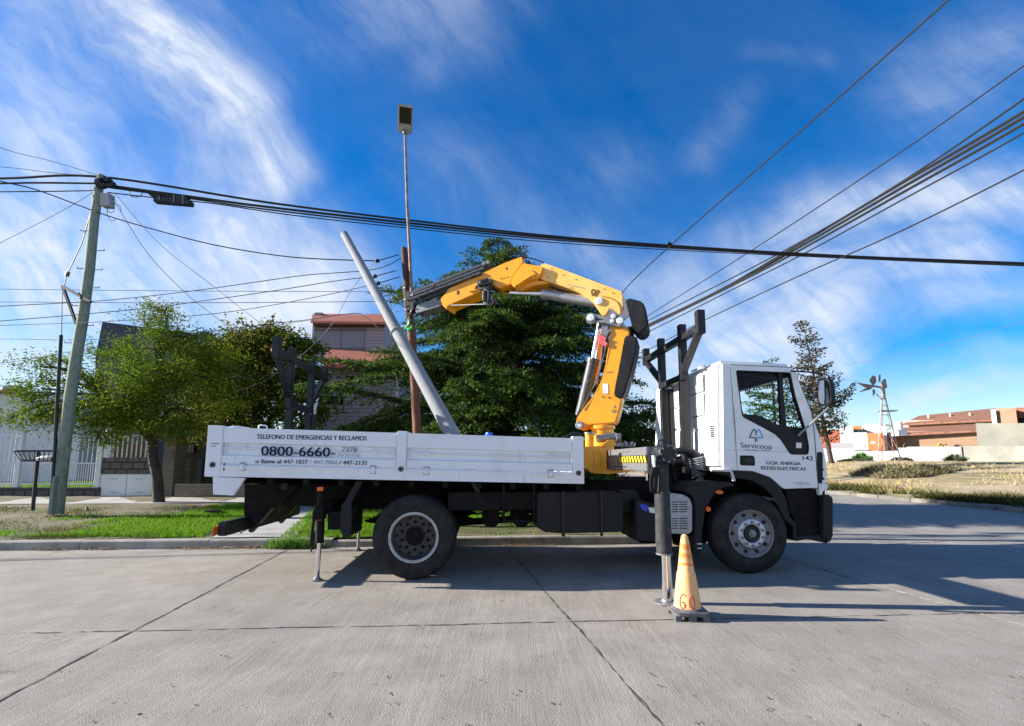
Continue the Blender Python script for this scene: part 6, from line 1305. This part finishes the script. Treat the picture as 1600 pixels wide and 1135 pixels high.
# grey sided house with red tiled roofs
gh = thing('grey_house', P(555, 760, 18), 'grey sided two storey house with red tiled roofs between garden tree and cedar', 'house')
bx('lower_wall', 496, 573, 622, 770, 18.2, 6, SIDE, gh); bx('upper_wall', 487.5, 503, 600, 560, 20.5, 4, SIDE, gh)
b = MB(); e0, e1, r0_, r1_ = P(505, 574, 17.8), P(621, 575, 17.8), P(509, 549, 20.4), P(619, 555, 20.4); b.prism([e0, e1, r1_, r0_], (0, .05, .12)); b.build('lower_roof', TILE, gh)
b = MB(); e0, e1, r0_, r1_ = P(485, 505, 20.1), P(602, 507, 20.1), P(488, 493.5, 22), P(599, 495, 22); b.prism([e0, e1, r1_, r0_], (0, .05, .12)); b.build('upper_roof', TILE, gh)
bx('gutter', 505, 574, 621, 576.5, 17.72, .1, mat('gutter_red', (.25, .07, .05), .5), gh); bx('soffit', 489, 505.5, 600, 508, 20.15, .3, mat('soffit_dark', (.12, .05, .04), .7), gh)
bx('chimney', 491.5, 488.5, 503, 500, 21.5, .7, SIDE, gh); bx('corner_trim', 487.3, 505, 491, 560, 20.44, .05, mat('trim_grey', (.36, .35, .38), .7), gh)
for (x0, x1) in ((494, 532), (534.5, 569)): w_ = bx('window', x0, 516, x1, 548, 20.46, .05, mat('shutter_grey', (.24, .225, .26), .6) if x0 == 494 else bpy.data.materials['shutter_grey'], gh); bx('window_frame', x0-1, 514.5, x1+1, 516.2, 20.42, .05, mat('frame_grey', (.12, .11, .13), .6) if x0 == 494 else bpy.data.materials['frame_grey'], w_); bx('window_sill', x0-1, 544, x1+1, 545.3, 20.42, .05, bpy.data.materials['frame_grey'], w_)
b = MB(); b.tube([P(620.5, 560, 17.7), P(620.5, 597, 17.7), P(620.5, 700, 17.7)], .045, 10); b.build('downpipe', WMET, gh)
for (x0, y0, x1, y1) in ((498, 620, 536, 632), (540, 588, 600, 600)): bx('window', x0, y0, x1, y1, 18.17, .05, DARKG, gh)
broad_tree('dark_shrub', P(960, 745, 15.3), [P(960, 715, 15.3), P(930, 700, 15.3), P(1000, 700, 15.3)], [(900, 690, 15.4, 40, 26, .5, 12), (950, 675, 15.4, 45, 36, .5, 14), (1005, 665, 15.4, 40, 46, .5, 16), (1045, 690, 15.6, 28, 36, .5, 10), (850, 700, 15.4, 40, 18, .5, 8)], LEAFB, 150, .10, 28, 'dark dense shrub low behind the crane column and front pole rack', cat='shrub', trunk_r=.07)
# rubbish basket on its post
ba = thing('rubbish_basket', P(52, 797, 10.3), 'black metal rubbish basket on a post left of the wooden pole', 'rubbish basket')
b = MB(); b.tube([P(51, 798, 10.3), P(60, 706, 10.3)], .034, 8); b.build('post', DMET, ba)
b = MB(); tl = [P(22, 706, 10.1), P(85, 705.5, 10.1), P(84, 704, 10.55), P(26, 704.5, 10.55)]; bl = [P(33, 720.5, 10.15), P(83, 721, 10.15), P(82, 719, 10.45), P(36, 719, 10.45)]
for q in (tl, bl):
    for i in range(4): b.beam(q[i], q[(i+1) % 4], .022, .022)
for k in range(9):
    f = k/8; b.beam(tl[0]+(tl[1]-tl[0])*f, bl[0]+(bl[1]-bl[0])*max(0, f-.06), .012, .012); b.beam(tl[3]+(tl[2]-tl[3])*f, bl[3]+(bl[2]-bl[3])*f, .012, .012)
for k in range(5): f = k/4; b.beam(bl[0]+(bl[1]-bl[0])*f, bl[3]+(bl[2]-bl[3])*f, .012, .012)
b.build('basket', DMET, ba)
lf = MB(); rr = random.Random(3); lf.lathe(P(70, 720, 10.3), Z, [(0, 0), (.10, .01), (.12, .06), (.07, .10), (0, .09)], 9); 
for i, v in enumerate(lf.v): lf.v[i] = (v[0]+rr.uniform(-.02, .02)+(v[0]-P(70, 720, 10.3).x)*.5, v[1], v[2]+rr.uniform(-.015, .015))
lf.build('plastic_bag', STICK, None, label='crumpled white plastic bag lying in the black rubbish basket', cat='plastic bag')
b = MB(); b.tube([P(136, 793, 11.2), P(136, 801, 11.1)], .03, 7); b.build('stake', WOODB, None, label='short wooden stake in the soil between the wooden pole and the lawn', cat='stake')
b = MB(); b.lathe(P(333, 799.5, 10.6)+Z*.0, Z, [(0, .0), (.16, .0), (.17, .03), (.13, .04), (0, .04)], 14); b.build('ground_cover_lid', DMET, None, label='low black utility lid in the lawn behind the left end of the truck', cat='lid')
n = 26000; x = rng.uniform(-17, -7, n); y = rng.uniform(14.3, 18.4, n); blades('garden_lawn', np.c_[x, y, vz(x, y)], .09, .025, GRASS, .8, 12, kind='stuff', label='green garden lawn behind the white railing', cat='grass')

def PA(x, y, Y): return P(x, y, Y*(1-.0008*(x-1450)))
# ================================================================== ACROSS THE LOT
WWALL = mat('whitewashed_wall', (.52, .51, .48), .9, col2=(.38, .36, .32), scale=.5, lo=.5, hi=.75); GWALL = mat('grey_block_wall', (.17, .17, .145), .9, col2=(.23, .225, .19), scale=.35, lo=.4, hi=.7)
TANB = brick('tan_brick', (.30, .185, .115), (.25, .155, .10), (.27, .19, .13), .5, .2); ORGW = mat('orange_render', (.55, .17, .06), .9, col2=(.48, .15, .06), scale=.4)
bxa('boundary_wall', 1262, 701, 1334, 724, 69, .3, WWALL, None, label='stretch of white boundary wall right behind the truck cab front', cat='wall')
bxa('boundary_wall', 1334, 705, 1408, 724, 70.5, .3, WWALL, None, label='set back stretch of white boundary wall behind the windmill legs', cat='wall')
bxa('boundary_wall', 1406, 700, 1504, 724, 69.5, .3, WWALL, None, label='long white boundary wall in front of the tan brick building', cat='wall')
gb = thing('block_wall', P(1570, 724, 68), 'tall unpainted grey block wall at the right edge, higher behind', 'wall')
bxa('lower_wall', 1503, 697, 1700, 725, 68, .4, mat('pale_block', (.27, .27, .235), .9, col2=(.20, .195, .17), scale=.4), gb); bxa('upper_wall', 1530, 661.5, 1700, 700, 71, .4, GWALL, gb); bxa('pier', 1502, 698, 1505, 725, 67.8, .4, mat('pier_grey', (.25, .25, .23), .9), gb)
wm2 = thing('white_villa', P(1345, 710, 78), 'white flat roofed house with a dark balcony and an orange side behind the windmill', 'house')
bxa('wall', 1316, 668, 1336, 705, 78, 5, PLASTER, wm2); bxa('wall', 1335, 680, 1357, 705, 77.5, 5, PLASTER, wm2); bxa('wall', 1354, 664, 1388, 705, 79, 6, PLASTER, wm2); bxa('roof_line', 1355, 663, 1389, 665, 78.8, 6, GREY, wm2)
bxa('brick_wall', 1333, 666, 1348, 680, 79.5, 3, ORGW, wm2); bxa('balcony', 1336, 671, 1354, 679, 78.2, 1, DARKG, wm2); bxa('balustrade', 1335, 676, 1355, 681, 77.4, .2, WWALL, wm2); bxa('orange_wall', 1357.5, 677, 1383, 706, 77, 4, ORGW, wm2); bxa('window', 1361, 690, 1368, 694, 76.9, .2, WWALL, wm2); bxa('window', 1342, 690, 1352, 700, 77.4, .2, mat('pale_window', (.5, .52, .55), .4), wm2)
bxa('low_shed', 1300, 692, 1334, 702, 74, 3, mat('shed_grey', (.30, .30, .31), .8), None, label='low grey shed roof over the white wall behind the bare conifer', cat='shed')
bxa('red_house', 1270, 672, 1314, 700, 84, 5, mat('red_render', (.36, .10, .06), .9), None, label='small red rendered house behind the bare conifer', cat='house')
lb = thing('brick_building', PA(1480, 705, 82), 'long tan brick building with two brown tiled roofs and wooden shutters', 'building')
bxa('wall', 1408, 674, 1531, 708, 82, 3, TANB, lb); bxa('orange_wall', 1382, 682, 1410, 708, 82.1, 3, ORGW, lb); bxa('upper_wall', 1418, 657, 1560, 674, 86, 5, mat('pale_upper_wall', (.52, .42, .33), .9, col2=(.42, .24, .16), scale=.25, lo=.45, hi=.6), lb)
b = MB(); b.prism([PA(1378, 683, 81), PA(1531, 675.5, 81), PA(1531, 665, 85.5), PA(1412, 671, 85.5)], (0, .1, .35)); b.build('lower_roof', TILEB, lb)
b = MB(); b.prism([PA(1411, 665.5, 85), PA(1557, 658.5, 85), PA(1557, 641, 90), PA(1437, 652.5, 90)], (0, .1, .35)); b.build('upper_roof', TILEB, lb)
for (x0, y0, x1, y1) in ((1421, 682.5, 1431, 691), (1453, 681, 1463, 690), (1486, 679, 1498.5, 689)):
    w_ = bxa('window', x0, y0, x1, y1, 81.85, .2, mat('wood_shutter', (.22, .10, .04), .7, col2=(.32, .17, .07), scale=3) if x0 == 1421 else bpy.data.materials['wood_shutter'], lb); bxa('window_frame', x0-.7, y0-.8, x1+.7, y0, 81.8, .2, mat('window_brown', (.12, .06, .03), .7) if x0 == 1421 else bpy.data.materials['window_brown'], w_); bxa('mullion', (x0+x1)/2-.3, y0, (x0+x1)/2+.3, y1, 81.8, .1, bpy.data.materials['window_brown'], w_)
for x in (1437, 1458, 1475, 1515): bxa('upper_window', x, 662, x+9, 667, 85.9, .2, WWALL if x != 1515 else DARKG, lb)
for x in (1450, 1484, 1515): bxa('roof_vent', x, 644+(1557-x)*.03, x+2, 652+(1557-x)*.03, 87, .3, WWALL, lb)
bxa('roof_band', 1420, 698.5, 1504, 702.5, 76, 3, mat('zinc_roof', (.5, .52, .54), .5), None, label='low shed with a pale zinc roof just over the long white wall', cat='shed')
tw_ = thing('stair_tower', P(1575, 700, 78), 'brick stair tower with a white chimney at the right end of the tan building', 'tower')
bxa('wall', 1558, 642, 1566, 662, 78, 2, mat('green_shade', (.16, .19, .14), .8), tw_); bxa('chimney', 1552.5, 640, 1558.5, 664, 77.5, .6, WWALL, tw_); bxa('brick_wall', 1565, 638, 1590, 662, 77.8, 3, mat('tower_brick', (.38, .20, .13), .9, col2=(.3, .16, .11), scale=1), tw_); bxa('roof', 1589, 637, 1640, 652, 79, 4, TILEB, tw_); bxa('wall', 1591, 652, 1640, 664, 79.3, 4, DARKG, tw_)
wt = thing('water_tank', P(1405, 672, 78), 'round white water tank on the roofs beside the windmill', 'water tank')
b = MB(); c_ = P(1404.5, 672, 79); b.lathe(c_, Z, [(0, 0), (.55, 0), (.6, .08), (.6, 1.1), (.5, 1.28), (0, 1.4)], 24); b.build('tank', PLASTER, wt); b = MB(); b.box(c_-Z*.5, 1.6, 1.6, 1.0); b.build('tank_base', PLASTER, wt)
for x, col in ((1466, (.5, .3, .02)), (1474, (.45, .3, .05)), (1412, (.08, .06, .05))):
    b = MB(); b.tube([P(x, 703, 75), P(x, 696, 75), P(x+2, 693, 75), P(x+5, 696, 75)], .14 if x == 1466 else .08, 8); b.build('roof_flue', mat('flue_colour', col, .6), None, label={1466: 'yellow bent flue pipe above the long white wall, thickest one', 1474: 'ochre bent flue pipe above the long white wall, thinner one', 1412: 'dark bent flue pipe above the wall beside the water tank'}[x], cat='flue pipe')
# windmill
RUSTW = mat('windmill_rust', (.13, .085, .07), .7, col2=(.30, .28, .27), scale=1.5); WY = 50.0
wmi = thing('windmill', P(1390, 722, WY), 'rusty old wind pump on a lattice tower with broken blades in the vacant lot', 'windmill')
tops = [P(1377.5, 622, WY-.3), P(1383.5, 622, WY-.3), P(1383, 622, WY+.3), P(1378, 622, WY+.3)]; bots = [P(1371, 726, WY-1.2), P(1409, 726, WY-1.2), P(1399, 724, WY+1.3), P(1378, 724, WY+1.3)]
WG = mat('windmill_steel', (.36, .33, .31), .6, col2=(.18, .10, .08), scale=1.2)
for a, c in zip(bots, tops): b = MB(); b.beam(a, c, .065, .065); b.build('tower_leg', WG, wmi)
for f in (.2, .4, .58, .74, .88):
    q = [a+(c-a)*f for a, c in zip(bots, tops)]; b = MB()
    for i in range(4): b.beam(q[i], q[(i+1) % 4], .045, .045)
    b.build('tower_brace', WG, wmi)
b = MB(); q0_ = [a+(c-a)*.2 for a, c in zip(bots, tops)]; q1_ = [a+(c-a)*.4 for a, c in zip(bots, tops)]; q2_ = [a+(c-a)*.58 for a, c in zip(bots, tops)]
for i in range(4): b.beam(q0_[i], q1_[(i+1) % 4], .035, .035); b.beam(q1_[i], q2_[(i+1) % 4], .035, .035)
b.each('cross_brace', WG, wmi)
b = MB(); c_ = P(1385, 642.5, WY); b.box(c_, 1.8, .9, .08); b.build('platform', RUSTW, wmi)
b = MB(); b.tube([P(1380.5, 624, WY), P(1380.5, 603, WY)], [.2, .12], 8); b.box(P(1380, 604, WY), .5, .4, .4); b.build('gearbox', RUSTW, wmi)
b = MB(); b.beam(P(1342, 600, WY), P(1380, 606, WY), .12, .18); b.build('tail_beam', RUSTW, wmi)
for pts in (((1340, 598.5), (1356, 601), (1366, 604), (1352, 606)), ((1341, 613.5), (1356, 605), (1366, 604), (1360, 609))):
    b = MB(); b.prism([P(x, y, WY-.2) for x, y in pts], (0, .08, 0)); b.build('tail_vane', RUSTW, wmi)
for i, pts in enumerate((((1358, 595), (1363, 587), (1368, 588), (1369, 597), (1364, 603)), ((1363, 609), (1366, 608), (1368, 613), (1364, 620)), ((1373, 585.5), (1375.8, 585.5), (1375.5, 597), (1372.5, 597)), ((1379, 593), (1384, 592.5), (1385.5, 604), (1381, 609)), ((1377, 596), (1380, 596), (1381, 612), (1377, 610)), ((1369, 614), (1374, 620), (1377, 624), (1370, 618)))):
    b = MB(); b.prism([P(x, y, WY-.5+.15*i) for x, y in pts], (.1, .10, 0)); b.build('blade', RUSTW if i != 2 else WG, wmi, bevel=.01)
# scrub
def scrub(name, spots, m, hgt, wid, n, seed, label, cat='bush', spread=1.0):
    g = np.random.default_rng(seed); pos = []
    for (px, Y, r) in spots:
        X = P(px, 722, Y).x; k = n; a = g.uniform(0, 6.28, k); rr = np.sqrt(g.random(k))*r; xx = X+rr*np.cos(a); yy = Y+rr*np.sin(a)*.7
        hh = hgt*np.maximum(.15, 1-(rr/r)**2); f = g.random(k); pos.append(np.c_[xx, yy, np.array([zlot(p, q) for p, q in zip(xx, yy)])+hh*f*.75])
    pos = np.concatenate(pos); return blades(name, pos, hgt*.35, wid, m, 1.6, seed, label=label, cat=cat)
SAGE = mat('sage_scrub', (.24, .215, .12), .9, spec=.1, col2=(.30, .26, .15), scale=1, island=(.14, .13, .07))
scrub('sage_bush', [(1370, 30, 1.5), (1395, 29, 1.7), (1420, 28, 1.6), (1440, 27.5, 1.3), (1405, 27, 1.4)], SAGE, .78, .06, 2200, 41, 'large pale sage green bush in front of the windmill tower')
scrub('sage_bush', [(1460, 28, .8), (1478, 28.5, .7)], SAGE, .45, .06, 900, 42, 'low spreading sage scrub right of the large pale bush')
scrub('dark_bush', [(1492, 55, 1.0)], mat('dark_scrub', (.06, .08, .04), .9), 1.2, .1, 700, 43, 'small dark bush at the foot of the long white wall')
scrub('palm_plant', [(1346, 62, 1.0)], mat('palm_green', (.08, .20, .03), .6), 1.6, .14, 500, 44, 'bright green spiky plant against the set back white wall', 'plant')
scrub('debris_heap', [(1335, 56, 1.8), (1348, 57, 1.2)], mat('dark_debris', (.05, .04, .035), .9), .5, .2, 600, 45, 'heap of dark brushwood at the foot of the white wall behind the cab', 'brushwood')
scrub('dark_bush', [(1405, 60, 1.2), (1415, 60, .8)], mat('brown_scrub', (.10, .08, .05), .9), .7, .12, 500, 46, 'brown scrub at the wall foot between windmill legs and grey wall')
